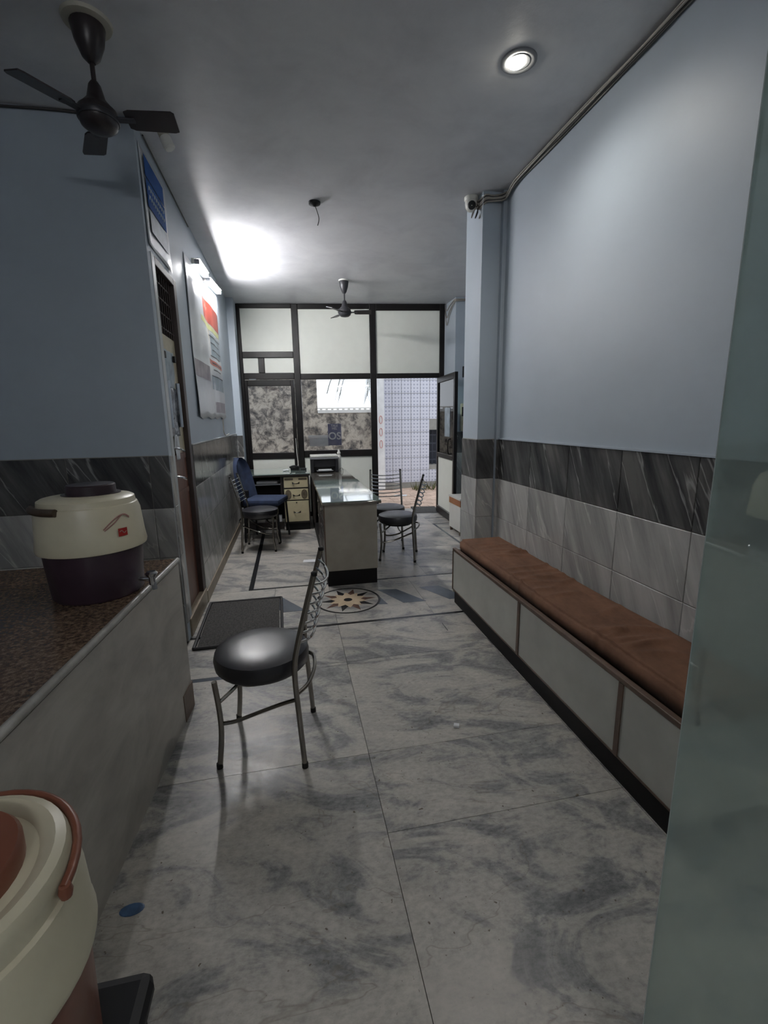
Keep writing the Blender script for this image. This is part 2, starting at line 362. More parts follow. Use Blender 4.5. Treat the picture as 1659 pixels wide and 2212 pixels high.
struct(MB().box(-2.6, 2.9, -2.6, 7.3, CEIL, CEIL+.15).build('ceiling', 'ceiling_paint'), 'grey painted plaster ceiling', 'ceiling')
# right wall behind the bench
wr = MB().box(XR, XR+.15, -2.6, 3.51, 0, CEIL).build('wall_right', 'blue_paint')
struct(wr, 'pale blue painted wall behind the bench with grey tile dado', 'wall')
bed(wr, (XR, 3.51), -PI/2, 0, 6.0, 0, 1.283)
tiles(wr, (XR, 3.51), -PI/2, joints(0, 4.4, .4575, .55), ROWS)
MB().box(XR-.014, XR, -2.6, 3.51, 1.28, 1.29).build('plaster_edge', 'blue_paint', wr)
# middle pilaster
pm = MB().box(1.485, 1.95, 3.51, 3.83, 0, CEIL).build('wall_pilaster', 'blue_paint')
struct(pm, 'pale blue pillar with tiled base at the far end of the bench', 'pillar')
MB().box(1.63, XR+.02, 3.47, 3.51, 0, CEIL).build('corner_fillet', 'blue_paint', pm)
bed(pm, (1.485, 3.51), 0, 0, .145, 0, 1.283); bed(pm, (1.485, 3.83), -PI/2, 0, .32, 0, 1.283)
tiles(pm, (1.485, 3.51), 0, [0, .145], ROWS); tiles(pm, (1.485, 3.83), -PI/2, [0, .328], ROWS)
tiles(pm, (1.63, 3.47), 0, [0, .03], ROWS)
# far right wall, end pilaster
w2 = MB().box(2.62, 2.77, 3.7, 7.3, 0, CEIL).build('wall_right_far', 'blue_paint')
struct(w2, 'pale blue side wall beyond the pillar', 'wall')
w3 = MB().box(1.95, 2.77, 3.62, 3.74, 0, CEIL).build('wall_return', 'blue_paint'); struct(w3, 'pale blue return wall hidden behind the pillar', 'wall')
p2 = MB().box(2.33, 2.62, 6.36, 6.95, 0, CEIL).build('wall_end_pilaster', 'blue_paint')
struct(p2, 'pale blue end pillar right of the glazed front', 'pillar')
bed(p2, (2.33, 6.36), 0, 0, .29, 0, 1.26); tiles(p2, (2.33, 6.36), 0, [0, .29], [(a, b*.985 if b > 1.2 else b, m) for a, b, m in ROWS])
# left wall: from the door to the glazed front
YJ0, YJ1 = 3.20, 3.68
wl = MB().box(XL-.14, XL, YJ1, 7.3, 0, CEIL).box(XL-.14, XL, YD+.12, YJ1, 2.44, CEIL).box(XL-.14, XL, YD+.12, YJ0-.06, .1, 2.44).build('wall_left', 'blue_paint')
struct(wl, 'pale blue left wall with glossy grey tile dado and brown doorway', 'wall')
bed(wl, (XL, YJ1), PI/2, .07, 3.5, 0, 1.283)
tiles(wl, (XL, YJ1), PI/2, joints(.07, 3.30, .30, .37), ROWS)
MB().box(XL, XL+.016, YJ1+.07, 6.98, 0, .10, .003).build('baseboard_strip', 'skirt_stone', wl)
MB().box(XL, XL+.012, YJ1+.07, 6.98, 1.281, 1.29).build('plaster_edge', 'jamb_white', wl)
cp = MB().box(XL, -.655, 6.80, 7.2, 0, CEIL).build('wall_corner_left', 'blue_paint'); struct(cp, 'narrow pale blue corner pier left of the glazed front', 'pillar')
bed(cp, (XL, 6.80), 0, .01, .09, 0, 1.26); tiles(cp, (XL, 6.80), 0, [.01, .09], [(a, b*.985 if b > 1.2 else b, m) for a, b, m in ROWS])
# dark nook wall
wd = MB().box(XN, XL, YD, YD+.12, 0, CEIL).build('wall_nook', 'blue_paint')
struct(wd, 'shaded blue grey wall of the counter nook with dark tile band', 'wall')
bed(wd, (XN, YD), 0, 0, XL-XN-.002, 0, 1.253)
NR = [(0, .27, 'tile_light'), (.27, .595, 'tile_light'), (.595, .92, 'tile_light'), (.92, 1.25, 'tile_dark')]
tiles(wd, (XN, YD), 0, joints(0, XL-XN, .46, .155), NR)
tiles(wd, (XL, YD), PI/2, [0, .07], [(.13, .6, 'tile_light'), (.6, .93, 'tile_light'), (.93, 1.25, 'tile_light')])
wn = MB().box(XN-.12, XN, -2.6, YD+.12, 0, CEIL).build('wall_nook_side', 'blue_paint'); struct(wn, 'blue grey side wall of the nook left of the counter', 'wall')
wb = MB().box(-2.6, 2.8, -2.72, -2.6, 0, CEIL).build('wall_back', 'blue_paint'); struct(wb, 'pale blue wall behind the camera', 'wall')

# ------------------------------------------------------------------ glazed front
win = empty('window_1'); struct(win, 'black aluminium shopfront with cream boards above clear glass', 'window')
def fbar(x0, x1, z0, z1, name, parent=win, d0=-.03, d1=.03): return MB(FX).box(x0, x1, d0, d1, z0, z1, .006).build(name, 'black_frame', parent)
def fpan(x0, x1, z0, z1, name, mat, parent=win, d=.006): return MB(FX).box(x0, x1, -d, d, z0, z1).build(name, mat, parent)
fbar(-1.96, -1.875, 0, CEIL, 'mullion'); fbar(-1.155, -1.065, 0, CEIL, 'mullion'); fbar(-.045, .048, 0, CEIL, 'mullion'); fbar(.985, 1.06, 0, CEIL, 'mullion')
fbar(-1.875, -1.155, 3.02, CEIL, 'rail'); fbar(-1.065, -.045, 3.01, CEIL, 'rail'); fbar(.048, .985, 2.99, CEIL, 'rail')
fbar(-1.875, -1.155, 2.35, 2.435, 'rail'); fbar(-1.66, -1.572, 2.14, 2.35, 'mullion')
fbar(-1.875, -1.155, 2.05, 2.14, 'rail'); fbar(-1.065, -.045, 2.045, 2.125, 'rail'); fbar(.048, .985, 2.05, 2.12, 'rail')
fbar(-1.065, -.045, .91, 1.01, 'rail'); fbar(-1.065, -.045, 0, .07, 'rail')
fpan(-1.875, -1.155, 2.43, 3.03, 'cream_panel', 'cream_board'); fpan(-1.875, -1.66, 2.14, 2.36, 'cream_panel', 'cream_board'); fpan(-1.572, -1.155, 2.14, 2.36, 'cream_panel', 'cream_board')
fpan(-1.065, -.045, 2.12, 3.02, 'cream_panel', 'cream_board'); fpan(.048, .985, 2.11, 3.0, 'cream_panel', 'cream_board')
fpan(-1.065, -.045, 1.0, 2.05, 'pane', 'clear_glass', d=.003); fpan(-1.065, -.045, .06, .92, 'cream_panel', 'cream_board')
stk = fpan(-.70, -.50, 1.08, 1.40, 'blue_sticker', 'poster_blue'); stk.location = FN*(-.03)
TX = lambda s, z, d: FX @ Matrix.Translation((s, d, z)) @ Matrix.Rotation(PI/2, 4, 'X')
text('lettering', 'OS', .15, 'paper', stk, TX(-.60, 1.215, -.009))
for zz in (1.33, 1.37): text('lettering', 'HEL' if zz < 1.35 else 'TALE', .045, 'paper', stk, TX(-.60, zz, -.009))
wsk = fpan(-.98, -.68, 1.07, 1.20, 'grey_sticker', 'banner_white'); wsk.location = FN*(-.02)
fpan(-1.0, -.64, 1.19, 1.235, 'white_sticker', 'paper').location = FN*(-.015)
bpy.data.objects['blue_sticker'].location = FN*(-.01)
# left leaf of the front (closed)
d1 = empty('door_1'); struct(d1, 'closed black framed glass leaf left of the shopfront', 'door')
def lbar(x0, x1, z0, z1, nm, p, mat='black_frame'): return MB(FX).box(x0, x1, -.045, -.005, z0, z1, .005).build(nm, mat, p)
lbar(-1.872, -1.83, .04, 2.04, 'stile', d1); lbar(-1.212, -1.16, .04, 2.04, 'stile', d1)
lbar(-1.83, -1.212, 1.955, 2.04, 'rail', d1); lbar(-1.83, -1.212, .895, .99, 'rail', d1); lbar(-1.83, -1.212, .04, .14, 'rail', d1)
MB(FX).box(-1.835, -1.207, -.028, -.022, .985, 1.96).build('pane', 'clear_glass', d1); MB(FX).box(-1.835, -1.207, -.03, -.02, .13, .9).build('cream_panel', 'cream_board', d1)
MB(FX).box(-1.80, -1.70, -.05, -.045, 2.044, 2.056).build('latch', 'chrome', d1); MB(FX).box(-1.17, -1.16, -.05, -.045, 1.93, 2.03).build('latch', 'chrome', d1)
MB(FX).tube([(-1.17, -.06, 1.05), (-1.17, -.075, 1.07), (-1.17, -.075, 1.15), (-1.17, -.06, 1.17)], .006).build('pull_handle', 'black_frame', d1)
# open leaf on the right
hp = FA+FD*.975; ep = Vector((2.17, 5.86, 0)); dv = (ep-hp); LW = dv.length; dv.normalize(); ln = Vector((-dv.y, dv.x, 0))
LX = Matrix(((dv.x, ln.x, 0, hp.x), (dv.y, ln.y, 0, hp.y), (0, 0, 1, 0), (0, 0, 0, 1)))
d2 = empty('door_2'); struct(d2, 'open black framed glass door with cream lower panel', 'door')
for a, b, c, d, nm in ((0, .06, .02, 2.05, 'stile'), (LW-.065, LW, .02, 2.05, 'stile'), (.06, LW-.065, 1.97, 2.05, 'rail'), (.06, LW-.065, .885, .95, 'rail'), (.06, LW-.065, .02, .13, 'rail')):
    MB(LX).box(a, b, -.022, .022, c, d, .004).build(nm, 'black_frame', d2)
MB(LX).box(.055, LW-.06, -.004, .004, .945, 1.975).build('pane', 'tinted_glass', d2); MB(LX).box(.055, LW-.06, -.006, .006, .125, .89).build('cream_panel', 'cream_board', d2)
for sd in (-1, 1):
    MB(LX).tube(spline([(LW-.15, sd*.022, .97), (LW-.15, sd*.06, .985), (LW-.15, sd*.06, 1.16), (LW-.15, sd*.022, 1.175)], 4), .008).build('pull_handle', 'black_frame', d2)
for sd in (-1, 1):
    MB(LX).box(.07, LW-.07, sd*.022-.002, sd*.022+.002, .945, .952).build('bead', 'chrome', d2); MB(LX).box(.07, LW-.07, sd*.022-.002, sd*.022+.002, .122, .13).build('bead', 'chrome', d2)
MB(LX).box(LW-.04, LW-.025, -.026, .026, .80, .90).build('lock_plate', 'chrome', d2)
s2 = MB(LX).box(.40, .66, -.008, -.005, 1.20, 1.60).build('blue_sticker', 'banner_teal', d2)
text('lettering', 'SO', .16, 'paper', s2, LX @ Matrix.Translation((.53, .008, 1.30)) @ Matrix.Rotation(PI/2, 4, 'X'))
for sd in (1,):
    MB(LX).box(.40, .66, .004, .007, 1.20, 1.60).build('blue_sticker', 'poster_blue', d2)
MB(LX).tube([(LW-.02, 0, .03), (LW-.02, .05, .012), (LW-.02, .09, .006)], .007).build('door_stop', 'black_frame', d2)

# left wall doorway
d3 = empty('door_3'); struct(d3, 'narrow brown door with barred top and cream paper in left wall', 'door')
MB().box(XL-.12, XL+.012, YJ0-.07, YJ1+.07, 0, .13, .005).build('sill', 'skirt_stone', d3)
MB().box(XL-.10, XL+.004, YJ1-.02, YJ1+.06, .13, 2.44, .004).build('frame_post', 'frame_brown', d3)
MB().box(XL-.10, XL+.004, YJ0-.07, YJ0, .13, 2.44, .004).build('frame_post', 'jamb_white', d3)
MB().box(XL-.10, XL+.004, YJ0, YJ1-.02, 2.39, 2.44, .004).build('frame_head', 'frame_brown', d3)
lf = MB().box(XL-.06, XL-.03, YJ0, YJ1-.02, .13, 1.24).build('lower_panel', 'door_wood', d3)
MB().box(XL-.06, XL-.03, YJ0, YJ1-.02, 1.24, 2.02).build('upper_panel', 'door_cream', d3)
for zz in (.95, 1.2): MB().box(XL-.03, XL-.022, YJ0+.03, YJ1-.05, zz, zz+.035).build('cross_rail', 'door_wood', d3)
MB().box(XL-.09, XL-.08, YJ0, YJ1-.02, 2.02, 2.39).build('dark_recess', 'grille_dark', d3)
for k in range(8):
    y = YJ0+.03+k*.058; MB().tube([(XL-.03, y, 2.02), (XL-.03, y, 2.39)], .006, 6).build('grille_bar', 'frame_brown', d3)
for k in range(4):
    z = 2.06+k*.09; MB().tube([(XL-.03, YJ0, z), (XL-.03, YJ1-.02, z)], .005, 6).build('grille_rail', 'frame_brown', d3)
for zz, ln_ in ((1.27, .09), (1.08, .07)):
    MB().tube(spline([(XL-.03, YJ0+.05, zz+.02), (XL+.02, YJ0+.06, zz+.01), (XL+.03, YJ0+.06+ln_, zz-.01)], 4), .008).build('lever_handle', 'chrome', d3)
MB().tube([(XL-.03, YJ0+.03, .93), (XL-.01, YJ0+.03, .93), (XL-.01, YJ0+.03, .98)], .006).build('bolt', 'rubber', d3)
def sheet(name, mat, y0, y1, z0, z1, x, amp, parent=None, nu=14, nv=18, freq=3, seed=1, sag=0):
    rd = random.Random(seed); ph = [rd.uniform(0, 6) for _ in range(6)]; vs = []; fs = []
    for j in range(nv+1):
        for i in range(nu+1):
            u, v = i/nu, j/nv
            dx = amp*(math.sin(u*freq*6+ph[0]+v*1.5)+.6*math.sin(u*freq*11+v*3+ph[1])+.5*math.sin(v*9+u*5+ph[2]))
            vs.append((x+amp*2.2+dx, y0+(y1-y0)*u, z0+(z1-z0)*v-sag*math.sin(u*PI*4)**2*(1-v)))
    for j in range(nv):
        for i in range(nu):
            a = j*(nu+1)+i; fs.append((a, a+1, a+nu+2, a+nu+1))
    m = MB().add(vs, fs); o = m.build(name, mat, parent, True)
    sm = o.modifiers.new('thickness', 'SOLIDIFY'); sm.thickness = .0015; return o
bag = empty('plastic_wrapped_print', (XL-.02, 3.38, 1.3)); tag(bag, 'crumpled plastic wrapped blue and silver sheet hanging on the narrow door', 'hanging sheet')
for nm, mt, a, b, c, d in (('upper_print', 'banner_teal', 3.26, 3.52, 1.68, 1.92), ('foil_sheet', 'foil', 3.25, 3.53, 1.36, 1.68), ('paper_strip', 'banner_white', 3.34, 3.46, 1.20, 1.37)):
    o = sheet(nm, mt, a, b, c, d, XL-.03, .004, None, freq=2.5, seed=hash(nm) % 7 if False else len(nm)); o.parent = bag; o.matrix_parent_inverse = bag.matrix_world.inverted() if False else Matrix.Translation((-XL+.02, -3.38, -1.3))
for y in (3.26, 3.53):
    MB(Matrix.Translation((-XL+.02, -3.38, -1.3))).box(XL-.03, XL-.005, y-.02, y+.02, 1.86, 1.90).build('clip', 'rubber', bag)
    MB(Matrix.Translation((-XL+.02, -3.38, -1.3))).tube([(XL-.01, y, 1.42), (XL-.01, y, 1.72)], .014).build('hanger_tube', 'chrome', bag)

# greenish glass leaf at the right edge of the view
E0 = Vector((.60, .55, 0)); phi = math.radians(6); gd = Vector((-math.sin(phi), -math.cos(phi), 0))
gn = Vector((-gd.y, gd.x, 0))
GX = Matrix(((gd.x, gn.x, 0, E0.x), (gd.y, gn.y, 0, E0.y), (0, 0, 1, 0), (0, 0, 0, 1)))
d4 = empty('door_4'); struct(d4, 'greenish reflective glass door leaf standing at the right edge', 'door')
MB(GX).box(0, 1.0, 0, .006, .01, 2.60).build('pane', 'hazy_glass', d4)
MB(GX).box(-.002, 0, 0, .006, .01, 2.60).build('polished_edge', 'glass_edge', d4)
MB(GX).box(.9, 1.02, -.012, .022, .0, .09, .004).build('patch_fitting', 'chrome', d4)

# ------------------------------------------------------------------ outside
og = MB().box(-6, 8, 7.1, 22, -.15, -.035).build('floor_outside', 'dirt'); struct(og, 'earth under the paved lane outside the shop', 'ground')
pm_ = MB().box(.003, .237, .003, .147, -.06, -.022).mesh('paver', 'paver')
for j in range(18):
    for i in range(13):
        o = bpy.data.objects.new('paver', pm_); COL.objects.link(o); o.parent = og
        o.location = (.6+i*.24+(.12 if j % 2 else 0), 7.08+j*.15, random.uniform(-.004, .004)); o.rotation_euler = (0, 0, random.uniform(-.02, .02))
mw = MB().box(-5, .58, 9.6, 9.85, -.1, 3.4).box(.58, 1.72, 9.6, 9.85, -.1, 1.62).build('boundary_wall', 'mould_wall'); struct(mw, 'mould stained plaster boundary wall across the lane', 'wall')
MB().box(.58, 1.72, 9.58, 9.87, 1.60, 1.66).build('coping', 'building_white', mw)
wpst = MB().box(1.725, 1.925, 9.40, 9.575, -.02, 2.6).build('gate_post', 'white_post'); tag(wpst, 'white painted gate post with red marks beside the tiled wall', 'post')
for z in (.95, 1.2, 1.45):
    MB().tube([(1.85+.03*math.cos(a), 9.395, z+.08*math.sin(a)) for a in [2*PI*k/14 for k in range(14)]], .006, 6, True).build('painted_mark', 'decal_faded', wpst)
ot = MB().box(1.93, 2.86, 9.61, 9.9, -.1, 3.4).box(2.86, 3.6, 9.61, 9.9, -.1, .46).box(2.86, 3.6, 9.61, 9.9, 1.22, 3.4).box(2.86, 3.6, 10.0, 10.1, .4, 1.3).build('tiled_wall', 'grout')
struct(ot, 'white flowered tile wall across the lane', 'wall')
cols = [.0+.205*k for k in range(9)]
for i in range(8):
    for j in range(12):
        x0 = 1.93+.205*i; z0 = .095+.27*j
        if x0+.1 > 2.86 and .35 < z0 < 1.2: continue
        o = bpy.data.objects.new('tile', tile_mesh(.205, .27, 'flower_tile', g=.004)); COL.objects.link(o); o.parent = ot; o.location = (x0, 9.61, z0)
for k in range(6): MB().tube([(2.9+k*.09, 9.8, .44), (2.9+k*.09, 9.8, 1.24)], .014, 6).build('niche_bar', 'grille_dark', ot)
for k in range(4): MB().box(2.86, 3.6, 9.79, 9.81, .55+k*.18, .575+k*.18).build('niche_rail', 'grille_dark', ot)
MB().box(2.86, 3.6, 9.98, 10.0, .4, 1.3).build('niche_back', 'grille_dark', ot)
wv, wf = [], []
for k in range(90):
    x, y = random.uniform(2.5, 3.3), random.uniform(9.15, 9.45); h = random.uniform(.05, .2); a = random.uniform(0, 6); dx, dy = math.cos(a)*.015, math.sin(a)*.015
    lx, ly = random.uniform(-.08, .08), random.uniform(-.08, .08); n = len(wv)
    wv += [(x-dx, y-dy, -.03), (x+dx, y+dy, -.03), (x+lx, y+ly, h)]; wf.append((n, n+1, n+2))
tag(MB().add(wv, wf).build('weeds', 'weed_green'), 'low weeds growing at the foot of the tiled wall', 'weeds', kind='stuff')
bd = empty('house', (1.5, 17, 0)); tag(bd, 'pale house beyond the mouldy boundary wall', 'building')
MB().box(-6, 6, 0, 3, 0, 1.66).build('wall', 'building_white', bd); MB().box(-6, 6, -.25, 0, 1.66, 1.72).build('ledge', 'building_white', bd)
for k in range(22): MB().box(-2.0+k*.2, -1.92+k*.2, -.2, -.12, 1.72, 1.86).build('baluster', 'building_white', bd)
MB().box(-6, 6, -.22, -.1, 1.86, 1.90).build('rail', 'building_white', bd)
pt = empty('palm_tree', (2.55, 13.5, -.035)); tag(pt, 'feathery palm fronds hanging above the boundary wall', 'tree')
MB().tube(spline([(0, 0, 0), (.05, .05, 2), (.0, .1, 3.1)], 6), [.12]*13, 10).build('trunk', 'trunk', pt)
for k in range(9):
    a = 2*PI*k/9+.2; pts = spline([(0, .1, 3.1), (math.cos(a)*.7, math.sin(a)*.7, 3.35), (math.cos(a)*1.25, math.sin(a)*1.25, 2.75), (math.cos(a)*1.45, math.sin(a)*1.45, 2.25)], 7)
    m = MB(); m.tube(pts, .012, 5)
    for q, p in enumerate(pts[4:]):
        for sd in (-1, 1):
            lx = Vector((-math.sin(a), math.cos(a), 0))*sd*.16; tip = p+lx+Vector((0, 0, -.38)); b2 = p+Vector((0, 0, .018))
            m.add([tuple(p), tuple(b2), tuple(tip), tuple(p+lx*.5+Vector((0, 0, -.17)))], [(0, 1, 2), (0, 2, 3), (1, 0, 3), (1, 3, 2)])
    m.build('frond', 'frond', pt)
dm = MB().prism([(1.86, 6.78), (2.26, 6.73), (2.32, 7.24), (1.93, 7.32)], -.024, .006).build('outdoor_mat', 'rug_rubber'); tag(dm, 'dark door mat lying on the threshold of the open door', 'mat')
lit = MB().prism([(1.9, 8.55), (2.15, 8.5), (2.2, 8.62), (1.98, 8.66)], -.018, -.008).build('litter', 'paper'); tag(lit, 'white litter scrap on the pavers outside the open door', 'litter')

# ------------------------------------------------------------------ lights that the place has, plus unseen fill lamps behind the camera
def tube_light(name, y0, y1, z0, z1, label):
    e = empty(name, (XL, (y0+y1)/2, (z0+z1)/2)); tag(e, label, 'tube light', 'tube lights on the left wall')
    X = Matrix.Translation((-XL, -(y0+y1)/2, -(z0+z1)/2))
    MB(X).add([(XL, y0, z0-.02), (XL+.025, y0, z0-.02), (XL+.025, y0, z0+.02), (XL, y0, z0+.02), (XL, y1, z1-.02), (XL+.025, y1, z1-.02), (XL+.025, y1, z1+.02), (XL, y1, z1+.02)],
              [(0, 1, 2, 3), (7, 6, 5, 4), (0, 4, 5, 1), (1, 5, 6, 2), (2, 6, 7, 3), (3, 7, 4, 0)]).build('batten', 'white_plastic', e)
    MB(X).add([(XL+q, y, z+d) for y, z in ((y0, z0), (y1, z1)) for q, d in ((0, .022), (.070, .022), (.070, .026), (0, .026))], [(0, 1, 2, 3), (7, 6, 5, 4), (0, 4, 5, 1), (1, 5, 6, 2), (2, 6, 7, 3), (3, 7, 4, 0)]).build('glow_shield', 'white_plastic', e)  # lip added above the tube to shield the ceiling and shrink its glow
    MB(X).tube([(XL+.048, y0+.03, z0), (XL+.048, y1-.03, z1)], .014, 10).build('glowing_tube', 'tube_glow', e, True)
    for y, z in ((y0+.015, z0), (y1-.015, z1)): MB(X).box(XL+.02, XL+.065, y-.014, y+.014, z-.02, z+.02, .003).build('end_cap', 'grey_plastic', e)
tube_light('tube_light', 4.47, 4.985, 2.80, 2.83, 'glowing tube light nearer the camera on the left wall')
tube_light('tube_light', 5.03, 5.86, 2.81, 2.90, 'glowing tube light nearer the shopfront on the left wall')
fill_tube = empty('tube_light', (-.2, -2.6, 2.62)); tag(fill_tube, 'unseen fill tube added on the wall behind the camera', 'tube light')  # unseen tube, added to brighten the nook, bench and foreground
MB().box(-.62, .62, 0, .025, -.02, .02).build('batten', 'white_plastic', fill_tube)
MB().tube([(-.59, .048, 0), (.59, .048, 0)], .014, 10).build('glowing_tube', 'fill_tube_glow', fill_tube, True)
for x in (-.605, .605): MB().box(x-.014, x+.014, .02, .065, -.02, .02, .003).build('end_cap', 'grey_plastic', fill_tube)
LP = Vector((1.14, 2.318, CEIL))
dl = empty('ceiling_downlight', LP); tag(dl, 'bright round recessed downlight in the ceiling near the right wall', 'ceiling light', 'recessed downlights')
MB().lathe([(.082, 0), (.082, -.006), (.070, -.010), (.056, -.006), (.054, 0)], 32).build('trim_ring', 'grey_plastic', dl, True)
MB().lathe([(.055, -.002), (.055, -.003), (.05, -.008)], 32).build('reflector', 'grey_plastic', dl, True)
MB().lathe([(.040, -.008), (.040, -.014), (.03, -.022), (.012, -.026)], 24, (-.012, 0, 0)).build('glowing_lens', 'lamp_glow', dl, True)
ld = bpy.data.lights.new('downlight_beam', 'SPOT'); ld.energy = 7; ld.color = (1, .965, .90); ld.spot_size = math.radians(165); ld.spot_blend = 1.0; ld.shadow_soft_size = .04
lo = bpy.data.objects.new('downlight_beam', ld); COL.objects.link(lo); lo.parent = dl; lo.location = (-.012, 0, -.05)
fill_dl = copy_tree(dl)  # dim unseen copy of the downlight, added to lift the foreground
for o in fill_dl.children:
    if o.type == 'LIGHT': o.data = o.data.copy(); o.data.energy = 2
fill_dl.location = (.35, -.75, CEIL); tag(fill_dl, 'unseen fill downlight added overhead behind the camera', 'ceiling light', 'recessed downlights')

# ------------------------------------------------------------------ counter nook
def cy(y): return -.571-(2.311-y)*.0622
ct = empty('counter', (-1.2, 1.2, 0)); tag(ct, 'low grey panelled counter with brown speckled granite top', 'counter')
CX = Matrix.Translation((1.2, -1.2, 0))
MB(CX).prism([(cy(2.30), 2.30), (cy(-.6), -.6), (cy(-.6)-.02, -.6), (cy(2.30)-.02, 2.30)], 0, .775).build('front_panel', 'counter_panel', ct)
MB(CX).prism([(cy(2.30)-.02, 2.30), (XN+.01, 2.30), (XN+.01, 2.27), (cy(2.27)-.02, 2.27)], 0, .775).build('end_panel', 'wood_edge', ct)
MB(CX).prism([(cy(2.31)-.012, 2.31), (cy(-.6)-.012, -.6), (XN+.01, -.6), (XN+.01, 2.31)], .775, .797).build('granite_top', 'brown_granite', ct)
MB(CX).tube([(cy(2.31)-.006, 2.315, .788), (cy(-.6)-.006, -.6, .788)], .013, 10).build('edge_lip', 'stone_lip', ct, True)
MB(CX).prism([(cy(2.30)+.006, 2.302), (cy(2.16)+.003, 2.16), (cy(2.16), 2.16), (cy(2.3), 2.302)], 0, .14).build('brown_sliver', 'wood_edge', ct)  # thin brown sliver at the foot of the panel's far end

jg = empty('water_jug', (-.775, 1.915, .797)); tag(jg, 'cream and dark purple insulated water jug standing on the granite counter', 'water jug')
MB().lathe([(.150, 0), (.158, .01), (.170, .19)], 40).build('lower_body', 'jug_purple', jg, True)
MB().lathe([(.170, .185), (.186, .190), (.188, .20), (.183, .235), (.176, .33), (.168, .355), (.163, .358), (.160, .378), (.150, .384), (.10, .392)], 40).build('upper_body', 'jug_cream', jg, True)
MB().lathe([(.10, .388), (.10, .394), (.085, .394), (.084, .424), (.080, .428), (.02, .426)], 32, (.01, .02, 0)).build('screw_cap', 'jug_purple_dark', jg, True)
ha = math.radians(228)
hp_ = [(.176*math.cos(a), .176*math.sin(a), .352) for a in [ha+(k-4)*.13 for k in range(9)]]
MB().tube(hp_, .014, 10).build('carry_handle', 'jug_handle_brown', jg, True)
ta = math.radians(-8); td = Vector((math.cos(ta), math.sin(ta), 0))
MB().tube([td*.155+Vector((0, 0, .045)), td*.205+Vector((0, 0, .045))], .009, 10).build('tap_stem', 'chrome', jg, True)
tp = MB().lathe([(.012, .02), (.013, .05), (.022, .06), (.024, .068), (.016, .075)], 16, tuple(td*.205)).build('tap', 'chrome', jg, True)
MB().tube([td*.205+Vector((0, 0, .05)), td*.212+Vector((0, 0, .0))], .010, 10).build('spout', 'grey_plastic', tp, True)
def on_body(name, mat, parent, r, a0, a1, z0, z1, lift=.0012):
    vs = []; n = 6
    for z in (z0, z1):
        for k in range(n+1):
            a = a0+(a1-a0)*k/n; vs.append(((r+lift)*math.cos(a), (r+lift)*math.sin(a), z))
    return MB().add(vs, [(k, k+1, n+2+k, n+1+k) for k in range(n)]).build(name, mat, parent)
lb = on_body('red_label', 'decal_red', jg, .1825, math.radians(-42), math.radians(-31), .245, .275, .002)
MB().tube(spline([(.1855*math.cos(a), .1855*math.sin(a), z) for a, z in ((-.71, .262), (-.66, .266), (-.62, .256), (-.57, .262))], 3), .0018, 5).build('label_mark', 'decal_pink', lb)
for q in (0, 1):
    MB().tube(spline([(rr_*math.cos(math.radians(a)), rr_*math.sin(math.radians(a)), z) for a, z, rr_ in ((-56-q, .275+q*.004, .1825), (-44, .30+q*.012, .181), (-33, .325, .179), (-25, .312-q*.004, .180))], 4), .0022, 5).build('pink_swirl', 'decal_pink', jg)

# near jug on a stool
st_ = empty('plastic_stool', (-.487, .58, 0)); tag(st_, 'black plastic stool under the brown and cream jug', 'stool')
MB().box(-.160, .186, -.18, .165, .405, .455, .02).build('seat', 'black_plastic', st_)
for sx in (-1, 1):
    for sy in (-1, 1): MB().tube([(sx*.150, sy*.150, 0), (sx*.140, sy*.140, .43)], [.018, .026], 8).build('leg', 'black_plastic', st_, True)
for sx in (-1, 1): MB().box(sx*.140-.006, sx*.140+.006, -.13, .14, .36, .425).build('apron', 'black_plastic', st_)
nj = empty('water_jug', (-.487, .58, .456)); tag(nj, 'cream and reddish brown insulated jug at the bottom left corner', 'water jug')
MB().lathe([(.142, 0), (.150, .01), (.158, .27)], 48).build('lower_body', 'jug_brown', nj, True)
MB().lathe([(.158, .255), (.169, .258), (.171, .268), (.168, .28), (.165, .35), (.160, .372), (.154, .376), (.153, .392), (.155, .405), (.150, .418), (.138, .423), (.125, .418), (.118, .412), (.105, .412), (.05, .412)], 48).build('upper_body', 'jug_cream', nj, True)
cpn = MB().lathe([(.103, .41), (.103, .435), (.098, .442), (.07, .442), (.066, .438), (.01, .438)], 40).build('screw_cap', 'jug_brown', nj, True)
bail = [(.161*math.cos(a), .161*math.sin(a), .392+.018*max(0, math.sin(a+.1))) for a in [math.radians(-4+k*8) for k in range(25)]]
MB().tube(bail, .0065, 10).build('bail_handle', 'jug_brown', nj, True)
MB().lathe([(.007, -.009), (.009, 0), (.007, .009)], 12, (bail[0][0]+.002, bail[0][1], bail[0][2]-.004)).build('handle_pivot', 'jug_brown', nj, True)
for a, z, ln_, wd_, mt in ((-93, .30, .05, .010, 'decal_green'), (-97, .278, .05, .012, 'decal_green'), (-95, .245, .045, .018, 'decal_blue'), (-90, .262, .03, .014, 'decal_blue'), (-86, .275, .03, .012, 'decal_blue'), (-88, .225, .05, .012, 'decal_green'), (-94, .205, .04, .012, 'decal_green')):
    ar = math.radians(a); vs = []
    for k in range(7):
        u = k/6; w2_ = wd_*math.sin(PI*u)
        for s_ in (-1, 1): vs.append((.1688*math.cos(ar+u*ln_/.168), .1688*math.sin(ar+u*ln_/.168), z+u*.012+s_*w2_))
    MB().add(vs, [(2*k, 2*k+2, 2*k+3, 2*k+1) for k in range(6)]).build('flower_petal' if 'blue' in mt else 'flower_leaf', mt, nj)

